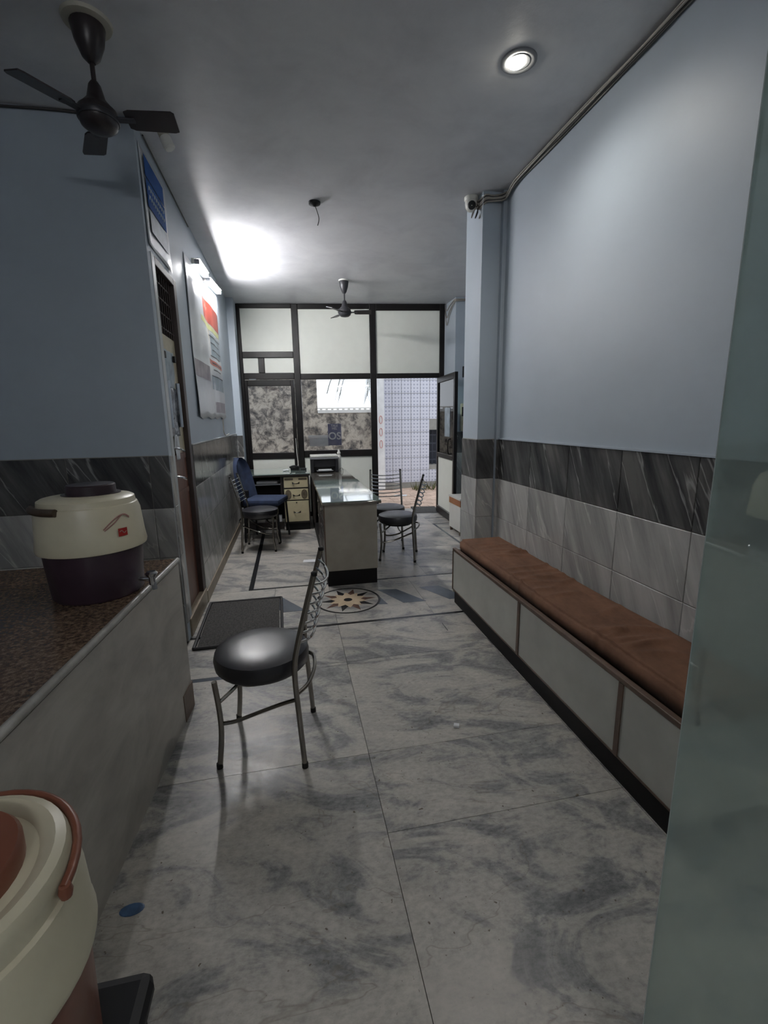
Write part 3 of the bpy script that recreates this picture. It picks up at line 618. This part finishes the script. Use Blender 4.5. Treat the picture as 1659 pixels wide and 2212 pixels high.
# ------------------------------------------------------------------ bench and cushion
bn = empty('bench', (1.4, 2.2, 0)); tag(bn, 'long built-in bench with grey laminate front and brown wooden edging', 'bench')
BX = Matrix.Translation((-1.4, -2.2, 0)); B0, B1 = 1.10, 3.31
for a, b in ((B0, 1.385), (1.41, 2.212), (2.237, B1-.012)): MB(BX).box(1.219, 1.236, a, b, .105, .425).build('front_panel', 'laminate_grey', bn)
for a in (1.3975, 2.2245): MB(BX).box(1.214, 1.236, a-.0125, a+.0125, .105, .425).build('divider', 'wood_edge', bn)
MB(BX).box(1.214, 1.245, B0, B1, .425, .447, .005).build('top_edging', 'wood_edge', bn)
MB(BX).box(1.214, 1.236, B1-.012, B1, .105, .425).build('end_edging', 'wood_edge', bn)
MB(BX).box(1.22, 1.645, B1-.014, B1+.004, .08, .435).build('end_panel', 'laminate_grey', bn); MB(BX).box(1.236, 1.645, B0-.004, B0+.012, .08, .435).build('end_panel', 'laminate_grey', bn)
MB(BX).box(1.236, 1.64, B0, B1-.014, .385, .40).build('seat_board', 'desk_dark', bn)
MB(BX).box(1.226, 1.60, B0, B1-.03, 0, .105).build('plinth', 'kick_black', bn)
MB(BX).box(1.216, 1.232, B0, B1, .103, .112).build('lower_edging', 'wood_edge', bn)
bm = bmesh.new(); bmesh.ops.create_cube(bm, size=1)
for v_ in bm.verts: v_.co = (1.455+v_.co.x*.35, 2.22+v_.co.y*2.22, .453+v_.co.z*.105)
bmesh.ops.bevel(bm, geom=bm.edges[:], offset=.018, segments=3, affect='EDGES')
bmesh.ops.bisect_plane
for k in range(1, 220): bmesh.ops.bisect_plane(bm, geom=bm.verts[:]+bm.edges[:]+bm.faces[:], plane_co=(0, 1.11+k*2.22/220, 0), plane_no=(0, 1, 0))
for k in range(1, 14): bmesh.ops.bisect_plane(bm, geom=bm.verts[:]+bm.edges[:]+bm.faces[:], plane_co=(1.28+k*.35/14, 0, 0), plane_no=(1, 0, 0))
rd = random.Random(3); wr_ = [(rd.uniform(1.0, 3.2), rd.uniform(1.33, 1.58), rd.uniform(.4, 1.0), rd.uniform(-.5, .5)) for _ in range(34)]
for v_ in bm.verts:
    if v_.co.z > .48:
        dz = 0
        for wy, wx, am, sl in wr_:
            q = (v_.co.y-wy)-(v_.co.x-wx)*sl; dz += am*.013*math.exp(-(q/.02)**2-((v_.co.x-wx)/.09)**2)
        v_.co.z += dz+.006*math.sin(v_.co.y*2.1)
    v_.co.x += .004*math.sin(v_.co.y*5.3)
me = bpy.data.meshes.new('bench_cushion'); bm.to_mesh(me); bm.free(); me.materials.append(MATS['brown_velvet']); me.polygons.foreach_set('use_smooth', [True]*len(me.polygons))
cu = bpy.data.objects.new('bench_cushion', me); COL.objects.link(cu); tag(cu, 'long brown velvet cushion with wrinkles lying on the bench', 'cushion')

# ------------------------------------------------------------------ chairs
def make_chair(name):
    c = empty(name)
    MB().lathe([(.15, .385), (.188, .388), (.203, .405), (.207, .44), (.200, .466), (.165, .479), (.09, .484), (.02, .485)], 36, sx=1, sy=.98).build('seat', 'black_vinyl', c, True)
    for s in (-1, 1):
        lg = MB().tube(spline([(.175, s*.165, 0), (.158, s*.158, .15), (.158, s*.155, .26), (.168, s*.158, .40)], 5), .0115, 10).build('front_leg', 'steel', c, True)
        MB().lathe([(.0135, 0), (.0135, .022), (.0115, .024)], 10, (.175, s*.165, 0)).build('foot_cap', 'rubber', lg)
        bp_ = MB().tube(spline([(-.19, s*.19, 0), (-.178, s*.188, .22), (-.168, s*.185, .44), (-.19, s*.182, .58), (-.265, s*.178, .86)], 6), .0115, 10).build('back_post', 'steel', c, True)
        MB().lathe([(.0135, 0), (.0135, .022), (.0115, .024)], 10, (-.19, s*.19, 0)).build('foot_cap', 'rubber', bp_)
        MB().lathe([(.0125, -.008), (.0125, .006), (.006, .010)], 10, (-.265, s*.178, .86)).build('post_cap', 'rubber', bp_)
        MB().tube(spline([(.158, s*.150, .20), (.10, s*.135, .198), (.0, s*.120, .225), (-.10, s*.145, .275), (-.174, s*.178, .315)], 5), .0085, 8).build('side_stretcher', 'steel', c, True)
    MB().tube(spline([(-.172, -.18, .34), (-.212, -.12, .35), (-.228, 0, .355), (-.212, .12, .35), (-.172, .18, .34)], 6), .0085, 8).build('rear_hoop', 'steel', c, True)
    MB().tube(spline([(.158, -.15, .30), (.09, -.09, .345), (.07, 0, .36), (.09, .09, .345), (.158, .15, .30)], 6), .0085, 8).build('front_hoop', 'steel', c, True)
    for k in range(7):
        z = .555+k*.041; x = -.19-(z-.58)*.268; d = .055
        MB().tube(spline([(x, -.178, z+.012), (x-d*.75, -.10, z-.006), (x-d, 0, z-.012), (x-d*.75, .10, z-.006), (x, .178, z+.012)], 5), .0058, 8).build('back_rung', 'chrome', c, True)
    MB().lathe([(.14, .365), (.15, .388)], 20).build('seat_pan', 'rubber', c)
    return c
ch = make_chair('dining_chair')
G = 'round seat chairs with tubular metal rung backs'
for i, (x, y, a, lab) in enumerate(((-.175, 1.945, 172, 'round black seat steel chair standing alone nearest the camera'), (1.07, 4.60, 162, 'steel rung chair right of the desk facing it with back to the bench'),
                                    (1.055, 5.06, 262, 'steel rung chair behind the other one near the shopfront mullion'), (-.385, 5.32, -6, 'steel rung chair against the left tiled wall beside the blue chair'))):
    c = ch if i == 0 else copy_tree(ch)
    c.location = (x, y, 0); c.rotation_euler = (0, 0, math.radians(a)); tag(c, lab, 'chair', G)
bc = empty('cushioned_chair', (-.36, 5.77, 0), math.radians(-15)); tag(bc, 'dark blue fabric covered chair tucked at the back desk', 'chair')
MB().box(-.20, .25, -.22, .22, .45, .53, .03).build('seat', 'blue_cloth', bc, True)
prof = []
for j in range(13):
    v_ = j/12; hw = .235*math.sqrt(max(.0, 1-max(0, (v_-.45)/.56)**2.4)); prof.append((hw, .52+v_*.50, -.20-.10*v_))
vs = []; n = 10
for sd in (0, 1):
    for hw, z, x in prof:
        for i in range(n+1):
            u = -1+2*i/n; vs.append((x+(-.055 if sd else .0)+.04*u*u-(.02*(1-u*u) if not sd else -.01), hw*u, z))
fs = []; W = n+1; H_ = len(prof); K = W*H_
for j in range(H_-1):
    for i in range(n):
        a = j*W+i; fs += [(a, a+1, a+W+1, a+W), (K+a, K+a+W, K+a+W+1, K+a+1)]
    fs += [(j*W, (j+1)*W, K+(j+1)*W, K+j*W), (j*W+n, K+j*W+n, K+(j+1)*W+n, (j+1)*W+n)]
for i in range(n): fs += [(i, K+i, K+i+1, i+1), ((H_-1)*W+i, (H_-1)*W+i+1, K+(H_-1)*W+i+1, K+(H_-1)*W+i)]
MB().add(vs, fs).build('backrest', 'blue_cloth', bc, True)
MB().box(-.30, -.19, -.02, .02, .40, .62, .01).build('back_bracket', 'black_plastic', bc)
for sx in (-.18, .22):
    for sy in (-.19, .19): MB().tube([(sx*1.08, sy*1.08, 0), (sx, sy, .46)], .013, 8).build('leg', 'black_plastic', bc, True)

# ------------------------------------------------------------------ main desk
dk = empty('desk', (.485, 5.0, 0)); tag(dk, 'long grey laminate desk with glass sheet on top and black plinth', 'desk')
DX = Matrix.Translation((-.485, -5.0, 0)); Y0, Y1 = 3.87, 6.62
MB(DX).box(.255, .713, Y0, Y0+.02, .14, .735).build('end_panel', 'desk_laminate', dk)
MB(DX).box(.693, .713, Y0+.02, Y1, .14, .735).build('side_panel', 'desk_laminate', dk)
MB(DX).box(.255, .713, Y1-.02, Y1, .14, .735).build('back_panel', 'desk_laminate', dk)
MB(DX).box(.262, .706, Y0+.006, Y1-.01, 0, .14).build('plinth', 'kick_black', dk)
MB(DX).box(.28, .69, 4.75, 4.77, .14, .735).build('divider_panel', 'desk_dark', dk)
for a, b in ((Y0+.02, 4.30), (4.32, 4.76)):
    for z0, z1 in ((.16, .44), (.45, .58), (.59, .73)):
        dd = MB(DX).box(.247, .262, a+.01, b-.01, z0, z1, .002).build('drawer', 'desk_dark', dk); MB(DX).box(.236, .247, (a+b)/2-.05, (a+b)/2+.05, (z0+z1)/2-.008, (z0+z1)/2+.008, .003).build('handle', 'chrome', dd)
MB(DX).box(.25, .275, 5.9, Y1, .14, .735).build('side_panel', 'desk_dark', dk)
MB(DX).box(.245, .255, Y0, Y0+.025, .14, .735).build('corner_strip', 'wood_edge', dk)
MB(DX).box(.235, .752, Y0-.015, Y1, .735, .757, .003).build('top_board', 'desk_top', dk)
MB(DX).box(.238, .750, Y0-.012, 5.35, .757, .765).build('glass_sheet', 'glass_top', dk)
# back desk with pedestal of drawers
d2k = empty('side_desk', (-.24, 6.45, 0)); tag(d2k, 'low glass topped desk along the shopfront with cream drawers', 'desk')
D2 = Matrix.Translation((.24, -6.45, 0)); Z2 = .765
MB(D2).box(-.64, .228, 6.08, 6.86, Z2-.025, Z2, .003).build('top_board', 'desk_dark', d2k)
MB(D2).box(-.64, .228, 6.075, 6.86, Z2, Z2+.008).build('glass_sheet', 'glass_top', d2k)
MB(D2).box(-.64, -.62, 6.10, 6.86, 0, Z2-.025).build('side_panel', 'desk_dark', d2k); MB(D2).box(-.62, .215, 6.70, 6.72, .05, Z2-.025).build('back_panel', 'kick_black', d2k)
MB(D2).box(-.62, -.14, 6.20, 6.66, .62, .635).build('keyboard_shelf', 'desk_dark', d2k); MB(D2).box(-.62, -.14, 6.14, 6.16, .625, .64).build('shelf_edge', 'grey_plastic', d2k)
MB(D2).box(-.16, -.135, 6.12, 6.2, .45, .74).build('post', 'desk_dark', d2k)
MB(D2).box(-.62, -.14, 6.15, 6.18, .02, .12).build('foot_rail', 'desk_dark', d2k)
pd = MB(D2).box(-.128, .215, 6.12, 6.66, .10, Z2-.025).build('pedestal', 'desk_dark', d2k); MB(D2).box(-.12, .205, 6.14, 6.66, 0, .10).build('plinth', 'kick_black', d2k)
for z0, z1, m in ((.125, .405, 0), (.42, .565, 1), (.585, .725, 2)):
    dr = MB(D2).box(-.115, .198, 6.105, 6.12, z0, z1, .003).build('drawer', 'drawer_cream', d2k); zc = (z0+z1)/2
    MB(D2).add([(.04+.05*math.cos(a), 6.10-.022*abs(math.sin(a)), zc+.012*math.cos(a*2)) for a in [PI*k/8 for k in range(9)]]+[(.04+.05*math.cos(a), 6.10-.022*abs(math.sin(a)), zc-.02) for a in [PI*k/8 for k in range(9)]], [(k, k+1, 10+k, 9+k) for k in range(8)]).build('cup_handle', 'chrome', dr)
    if m == 2:
        for a, b in ((-.105, .005), (.075, .185)): MB(D2).box(a, b, 6.103, 6.105, .685, .71).build('vent_slot', 'drawer_print', dr)
    if m == 1:
        for xc in (-.065, .145):
            MB(D2).add([(xc+.042*math.cos(a), 6.1035, zc+.066*math.sin(a)) for a in [2*PI*k/20 for k in range(20)]], [tuple(range(20))]).build('printed_oval', 'drawer_print', dr)
    if m == 0: MB(D2).box(.03, .045, 6.10, 6.105, .375, .39).build('keyhole', 'rubber', dr)
pp = MB().prism([(-.47, 6.22), (-.2, 6.2), (-.17, 6.34), (-.44, 6.4)], .637, .668).build('paper_stack', 'paper'); tag(pp, 'white papers on the shelf under the side desk', 'papers')
pk = MB().box(-.46, -.30, 6.3, 6.5, 0, .05, .004).box(-.24, -.17, 6.32, 6.45, 0, .16, .004).build('carton', 'paper'); tag(pk, 'white cartons on the floor under the side desk', 'box')
# printer
pr_ = empty('printer', (.44, 6.35, .7575)); tag(pr_, 'black laser printer with grey lid at the end of the desk', 'printer')
for a, b in ((-.185, -.145), (.145, .185)): MB().box(a, b, -.13, .14, 0, .175, .006).build('side_body', 'black_plastic', pr_)
MB().box(-.145, .145, -.10, .14, .075, .175, .004).build('front_panel', 'black_plastic', pr_); MB().box(-.145, .145, -.06, .14, 0, .075).build('paper_bay', 'rubber', pr_)
MB().box(-.19, .19, -.135, .145, .178, .205, .008).build('control_deck', 'grey_plastic', pr_); MB().box(-.185, .185, -.13, .145, .207, .232, .008).build('scanner_lid', 'white_plastic', pr_)
MB().box(-.11, .11, -.16, -.02, .02, .028).build('output_tray', 'grey_plastic', pr_); MB().box(-.085, .09, -.155, -.03, .03, .042).build('paper_sheet', 'paper', pr_)
MB().lathe([(.012, 0), (.012, .002)], 12, (.02, -.12, .205)).build('button', 'black_plastic', pr_)
bt = empty('sanitizer_bottle', (.66, 6.46, .757)); tag(bt, 'white capped bottle standing behind the printer', 'bottle')
MB().lathe([(.028, 0), (.03, .01), (.03, .19), (.022, .215), (.012, .225)], 16).build('body', 'white_plastic', bt, True); MB().lathe([(.022, .225), (.026, .235), (.026, .25), (.016, .262), (.012, .29)], 16).build('cap', 'white_plastic', bt, True)
ph = MB().box(-.02, .10, 6.50, 6.62, .773, .81, .01).build('desk_phone', 'black_plastic', None, True); tag(ph, 'small black telephone on the glass side desk', 'telephone')
MB().tube(spline([(-.03, 6.49, .815), (.03, 6.48, .835), (.10, 6.49, .815)], 4), .014, 8).build('handset', 'black_plastic', ph, True)
r2 = MB().box(.12, .20, 6.46, 6.54, .773, .80, .008).build('tape_dispenser', 'black_plastic'); tag(r2, 'small dark blue black gadget beside the telephone', 'desk gadget')
tb = MB().tube(spline([(-.12, 6.40, .783), (-.07, 6.42, .79), (-.04, 6.40, .785)], 4), .012, 8).build('cloth_scrap', 'paper', None, True); tag(tb, 'crumpled white scrap on the glass side desk', 'scrap')
wc = MB().tube(spline([(.08, 6.93, 1.2), (.085, 6.9, 1.0), (.09, 6.75, .83), (.06, 6.62, .79)], 6), .004, 6).build('white_wire', 'white_plastic', None, True); tag(wc, 'white wire hanging down the mullion to the telephone', 'wire')
lamp_ = MB().tube(spline([(.64, 6.33, .765), (.655, 6.28, .80), (.685, 6.30, .80), (.70, 6.36, .765)], 5), .004, 6).build('printer_cable', 'cable_grey', None, True); tag(lamp_, 'grey loop of cable beside the printer', 'cable')

# ------------------------------------------------------------------ small cabinet and wall devices at right
cb = empty('small_cabinet', (2.30, 5.45, 0)); tag(cb, 'small white cabinet with orange brown drawer behind the pillar', 'cabinet')
MB().box(-.28, .28, -.2, .2, .05, .37).build('body', 'white_plastic', cb); MB().box(-.285, .285, -.205, .2, .37, .45).build('drawer', 'inlay_tan', cb); MB().box(-.29, .29, -.21, .21, .45, .47).build('top', 'white_plastic', cb)
bpy.data.objects['drawer.0' if False else cb.children[1].name].data.materials[0] = plain('orange_wood', (150, 96, 58), .45, var=.2, scale=12)
for sx in (-.26, .26):
    for sy in (-.17, .17): MB().box(sx-.015, sx+.015, sy-.015, sy+.015, 0, .05).build('foot', 'wood_edge', cb)
dv_ = empty('wall_intercom', (2.45, 6.352, 1.46)); tag(dv_, 'cream wall mounted device with dark window on the end pillar', 'wall device')
MB().box(-.035, .09, -.04, .008, -.19, .20, .012).build('body', 'jug_cream', dv_, True); MB().box(-.025, .08, -.045, -.038, .02, .15).build('window', 'black_plastic', dv_); MB().box(-.02, .03, -.055, -.04, -.10, -.04, .004).build('key', 'drawer_cream', dv_)
sb = MB().box(2.44, 2.55, 6.34, 6.36, 2.02, 2.17, .004).build('switch_box', 'black_plastic'); tag(sb, 'small black box high on the end pillar', 'switch box')

# ------------------------------------------------------------------ ceiling things
def make_fan(name, loc, angs, zh, body, label, ring, big):
    f = empty(name, loc); tag(f, label, 'ceiling fan', 'short-bladed ceiling fans')
    MB().lathe([(.095 if big else .062, 0), (.09 if big else .06, -.012), (.07 if big else .045, -.016)], 28).build('ceiling_ring', ring, f, True)
    k = 1.0 if big else .85
    MB().lathe([(.062*k, -.012), (.066*k, -.02), (.056*k, -.075), (.034*k, -.13), (.014, -.15)], 24).build('canopy', body, f, True)
    MB().tube([(0, 0, -.02), (0, 0, zh+.12)], .0095, 10).build('rod', body, f, True)
    MB().lathe([(.014, zh+.135), (.024, zh+.12), (.036, zh+.07), (.058, zh+.045), (.074, zh+.03), (.078, zh+.0), (.07, zh-.03), (.05, zh-.045), (.02, zh-.052)], 32).build('motor', body, f, True)
    MB().lathe([(.0785, zh+.012), (.081, zh+.008), (.081, zh-.008), (.0785, zh-.012)], 32).build('motor_band', 'fan_steel', f, True)
    for a in angs:
        X = Matrix.Rotation(math.radians(a), 4, 'Z') @ Matrix.Translation((0, 0, zh)) @ Matrix.Rotation(math.radians(-14), 4, 'X')
        b = MB(X).prism([(.115, -.038), (.115, .038), (.135, .048), (.30, .052), (.318, .046), (.322, -.040), (.31, -.05), (.135, -.046)], -.003, .003).build('blade', body, f)
        MB(Matrix.Rotation(math.radians(a), 4, 'Z') @ Matrix.Translation((0, 0, zh))).box(.06, .15, -.016, .016, -.006, .004, .002).build('blade_arm', 'fan_steel', b)
    return f
make_fan('ceiling_fan', (-.728, 2.438, CEIL), (-5, 113, 230), -.35, 'fan_brown', 'dark ceiling fan near the camera above the counter', 'ring_cream', True)
make_fan('ceiling_fan', (.725, 5.82, CEIL), (229, 349, 109), -.36, 'fan_steel', 'small grey ceiling fan in front of the shopfront', 'white_plastic', False)
hk = empty('ceiling_hook', (.278, 3.89, CEIL)); tag(hk, 'dark ceiling rose with short dangling wire', 'ceiling rose')
MB().lathe([(.046, 0), (.044, -.014), (.02, -.022), (.01, -.03)], 24).build('rose', 'black_plastic', hk, True)
MB().tube(spline([(.002, 0, -.02), (.02, 0, -.07), (.03, .0, -.115), (.018, 0, -.16)], 5), .0035, 6).build('wire', 'cable_dark', hk, True)
bh = empty('bulb_holder', (-.61, 3.03, CEIL)); tag(bh, 'white bulb holder hanging from the ceiling by the fan', 'bulb holder')
MB().tube([(0, 0, 0), (.01, -.01, -.06)], .004, 6).build('cord', 'cable_dark', bh)
HX = Matrix.Translation((.012, -.012, -.06)) @ Matrix.Rotation(math.radians(-22), 4, 'Y')
MB(HX).lathe([(.012, .0), (.026, -.004), (.028, -.04), (.024, -.044)], 16).build('cap', 'ring_cream', bh, True); MB(HX).lathe([(.026, -.044), (.030, -.05), (.030, -.10), (.024, -.106)], 16).build('socket', 'white_plastic', bh, True)
cc = empty('security_camera', (1.435, 3.62, CEIL)); tag(cc, 'white dome security camera on the ceiling beside the pillar', 'security camera')
MB().lathe([(.052, 0), (.052, -.02), (.046, -.028)], 24).build('base', 'white_plastic', cc, True)
MB().lathe([(.044, -.02), (.046, -.045), (.042, -.07), (.028, -.092), (.008, -.10)], 24).build('dome', 'white_plastic', cc, True)
dvv = Vector((-.2, -.85, -.42)).normalized(); q_ = Vector((0, 0, 1)).rotation_difference(dvv).to_matrix().to_4x4()
MB(Matrix.Translation((0, 0, -.05)) @ q_).lathe([(.03, .02), (.03, .042), (.026, .048), (.01, .046)], 20).build('lens', 'black_plastic', cc, True)
for k in range(3):
    a = -.02+k*.03; MB().tube(spline([(.03, -.02, -.06), (.02+a, -.06, -.12), (a, -.06, -.165), (a+.015, -.06, -.12), (.04, -.05, -.08)], 5), .004, 6).build('cable_loop', 'cable_grey' if k != 1 else 'cable_dark', cc, True)
cbn = tag(empty('cable_bundle', (XR, 0, CEIL)), 'bundle of grey cables running along the right wall under the ceiling', 'cables')
CBX = Matrix.Translation((-XR, 0, -CEIL))
for k in range(6):
    off = (k % 3)*.011; dz = -.012-(k//3)*.012; rd = random.Random(k)
    pts = [(XR-.012-off, y, CEIL+dz-abs(rd.gauss(0, .004))) for y in [-2.4+.3*i for i in range(20)] if y < 3.4]
    pts += [(XR-.03, 3.44, CEIL-.03-.008*k), (XR-.10, 3.49, CEIL-.035-.007*k), (1.50, 3.495, CEIL-.03-.01*k), (1.478, 3.56, CEIL-.04-.012*k), (1.47, 3.60, CEIL-.035)]
    MB(CBX).tube(spline(pts, 3), .0055, 6).build('cable', 'cable_grey' if k % 3 != 1 else 'cable_dark', cbn, True)
cbe = tag(empty('cable_bundle', (2.33, 6.36, CEIL)), 'drooping loops of pale cable at the top of the end pillar', 'cables')
for k in range(3):
    MB(Matrix.Translation((-2.33, -6.36, -CEIL))).tube(spline([(2.60, 6.34, CEIL-.02-.01*k), (2.35, 6.34, CEIL-.03-.012*k), (2.318, 6.40, CEIL-.03-.02*k), (2.318, 6.58, CEIL-.06-.06*k), (2.318, 6.70, CEIL-.10-.10*k), (2.32, 6.78, CEIL-.06-.02*k)], 5), .006, 6).build('cable', 'cable_grey', cbe, True)
c = MB().tube(spline([(XN+.02, YD-.01, CEIL-.01), (-1.6, YD-.012, CEIL-.02), (-1.1, YD-.01, CEIL-.008), (-.76, YD-.012, CEIL-.02)], 6), .006, 6).build('cable', 'cable_dark', None, True); tag(c, 'dark cable along the top of the nook wall', 'cable')
c = MB().tube(spline([(XL+.01, 3.2, CEIL-.012), (XL+.012, 3.9, CEIL-.03), (XL+.012, 4.4, CEIL-.04)], 6), .005, 6).build('cable', 'cable_dark', None, True); tag(c, 'dark cable along the top of the left wall', 'cable')

# ------------------------------------------------------------------ posters on the left wall
bs = sheet('wall_banner', 'banner_white', 3.10, 3.66, 2.47, 2.99, XL, .002, freq=1.5, seed=4); tag(bs, 'white banner with blue lettered panels above the narrow door', 'banner')
def onleft(nm, mat, y0, y1, z0, z1, parent, x=XL+.012): return MB().box(x, x+.001, y0, y1, z0, z1).build(nm, mat, parent)
onleft('blue_panel', 'banner_blue', 3.16, 3.57, 2.85, 2.96, bs); onleft('blue_panel', 'banner_blue', 3.16, 3.57, 2.69, 2.84, bs); onleft('teal_panel', 'banner_teal', 3.18, 3.57, 2.56, 2.68, bs)
rd = random.Random(5)
for z in (2.80, 2.75):
    for k in range(9):
        y = 3.19+k*.04; MB().tube(spline([(XL+.0135, y, z-.015), (XL+.0135, y+.012, z+.012), (XL+.0135, y+.022, z-.005), (XL+.0135, y+.03, z+.014)], 3), .0028, 5).build('lettering', 'banner_text', bs)
bb = sheet('advert_banner', 'banner_white', 4.12, 5.78, 1.50, 2.76, XL, .006, freq=2.2, seed=9, nu=40, nv=24, sag=.02); tag(bb, 'large wrinkled printed banner with red heading on the left wall', 'banner')
def strip_on(nm, mat, y0, y1, z0, z1, lift):
    rdx = random.Random(9); phs = [rdx.uniform(0, 6) for _ in range(6)]; vs = []; nu = 24
    for z in [z0+(z1-z0)*j/6 for j in range(7)]:
        for i in range(nu+1):
            y = y0+(y1-y0)*i/nu; u = (y-4.12)/1.66; v = (z-1.5)/1.26
            dx = .006*(math.sin(u*2.2*6+phs[0]+v*1.5)+.6*math.sin(u*2.2*11+v*3+phs[1])+.5*math.sin(v*9+u*5+phs[2]))
            vs.append((XL+.0132+dx+lift, y, z))
    MB().add(vs, [(j*(nu+1)+i, j*(nu+1)+i+1, (j+1)*(nu+1)+i+1, (j+1)*(nu+1)+i) for j in range(6) for i in range(nu)]).build(nm, mat, bb, True)
strip_on('cream_print', 'banner_cream', 4.3, 5.74, 1.86, 2.62, .0012); strip_on('red_heading', 'banner_red', 4.75, 5.74, 2.42, 2.62, .002); strip_on('yellow_strip', 'banner_yellow', 4.6, 5.72, 2.36, 2.41, .002)
strip_on('teal_print', 'banner_teal', 5.1, 5.72, 2.12, 2.33, .002); strip_on('red_strip', 'banner_red', 4.9, 5.72, 2.02, 2.07, .002); strip_on('mauve_print', 'banner_mauve', 4.15, 4.85, 1.84, 1.98, .002); strip_on('mauve_print', 'banner_mauve', 5.15, 5.72, 1.55, 1.66, .002); strip_on('teal_print', 'banner_teal', 5.0, 5.72, 1.78, 1.92, .002)
for j in range(7):
    strip_on('text_line', 'banner_dark', 5.05+(j % 3)*.05, 5.68-(j % 2)*.1, 2.30-j*.065, 2.312-j*.065, .003)
wh = MB().tube(spline([(XL+.02, 5.44, 1.48), (XL+.02, 5.45, 1.40), (XL+.02, 5.46, 1.33), (XL+.02, 5.6, 1.30), (XL+.02, 5.9, 1.31)], 4), .006, 6).build('wire', 'cable_grey', None, True); tag(wh, 'grey wire drooping below the large banner', 'wire')

# ------------------------------------------------------------------ things on the floor
fm = empty('floor_mat', (-.41, 3.31, 0)); tag(fm, 'dark textured rubber mat lying before the narrow door', 'mat')
MB(Matrix.Translation((.41, -3.31, 0))).prism([(-.672, 2.935), (-.145, 2.93), (-.16, 3.68), (-.69, 3.69)], .001, .010).build('pile', 'rug_rubber', fm)
for a, b in (((-.69, 2.92), (-.125, 2.915)), ((-.125, 2.915), (-.145, 3.695)), ((-.145, 3.695), (-.705, 3.70)), ((-.705, 3.70), (-.69, 2.92))):
    MB(Matrix.Translation((.41, -3.31, 0))).tube([(a[0], a[1], .008), (b[0], b[1], .008)], .011, 6).build('border', 'rug_edge', fm, True)
pf = MB().prism([(.06, 4.64), (.19, 4.63), (.20, 4.72), (.07, 4.73)], .001, .003).build('paper_scrap', 'paper'); tag(pf, 'white paper scrap on the floor left of the desk', 'paper')
cf = MB().prism([(.69, 1.83), (.715, 1.822), (.722, 1.84), (.70, 1.85)], .001, .012).build('crumb', 'paper'); tag(cf, 'tiny white crumb on the floor before the bench', 'litter')
wf_ = sheet('plastic_wrapper', 'foil', 2.80, 2.92, .0, .05, 1.0, .002, nu=6, nv=4); wf_.rotation_euler = (0, 0, 0)
wf_.data.transform(Matrix.Translation((1.0, 0, .004)) @ Matrix.Diagonal((.3, 1, .12, 1)) @ Matrix.Translation((-1.0, 0, 0))); tag(wf_, 'clear plastic wrapper on the floor beside the bench', 'litter')
sn = MB().lathe([(.045, .0005), (.04, .0012)], 16, (-.55, 1.254, 0), .8, .45).build('ink_stain', 'decal_blue'); sn.parent = fl_
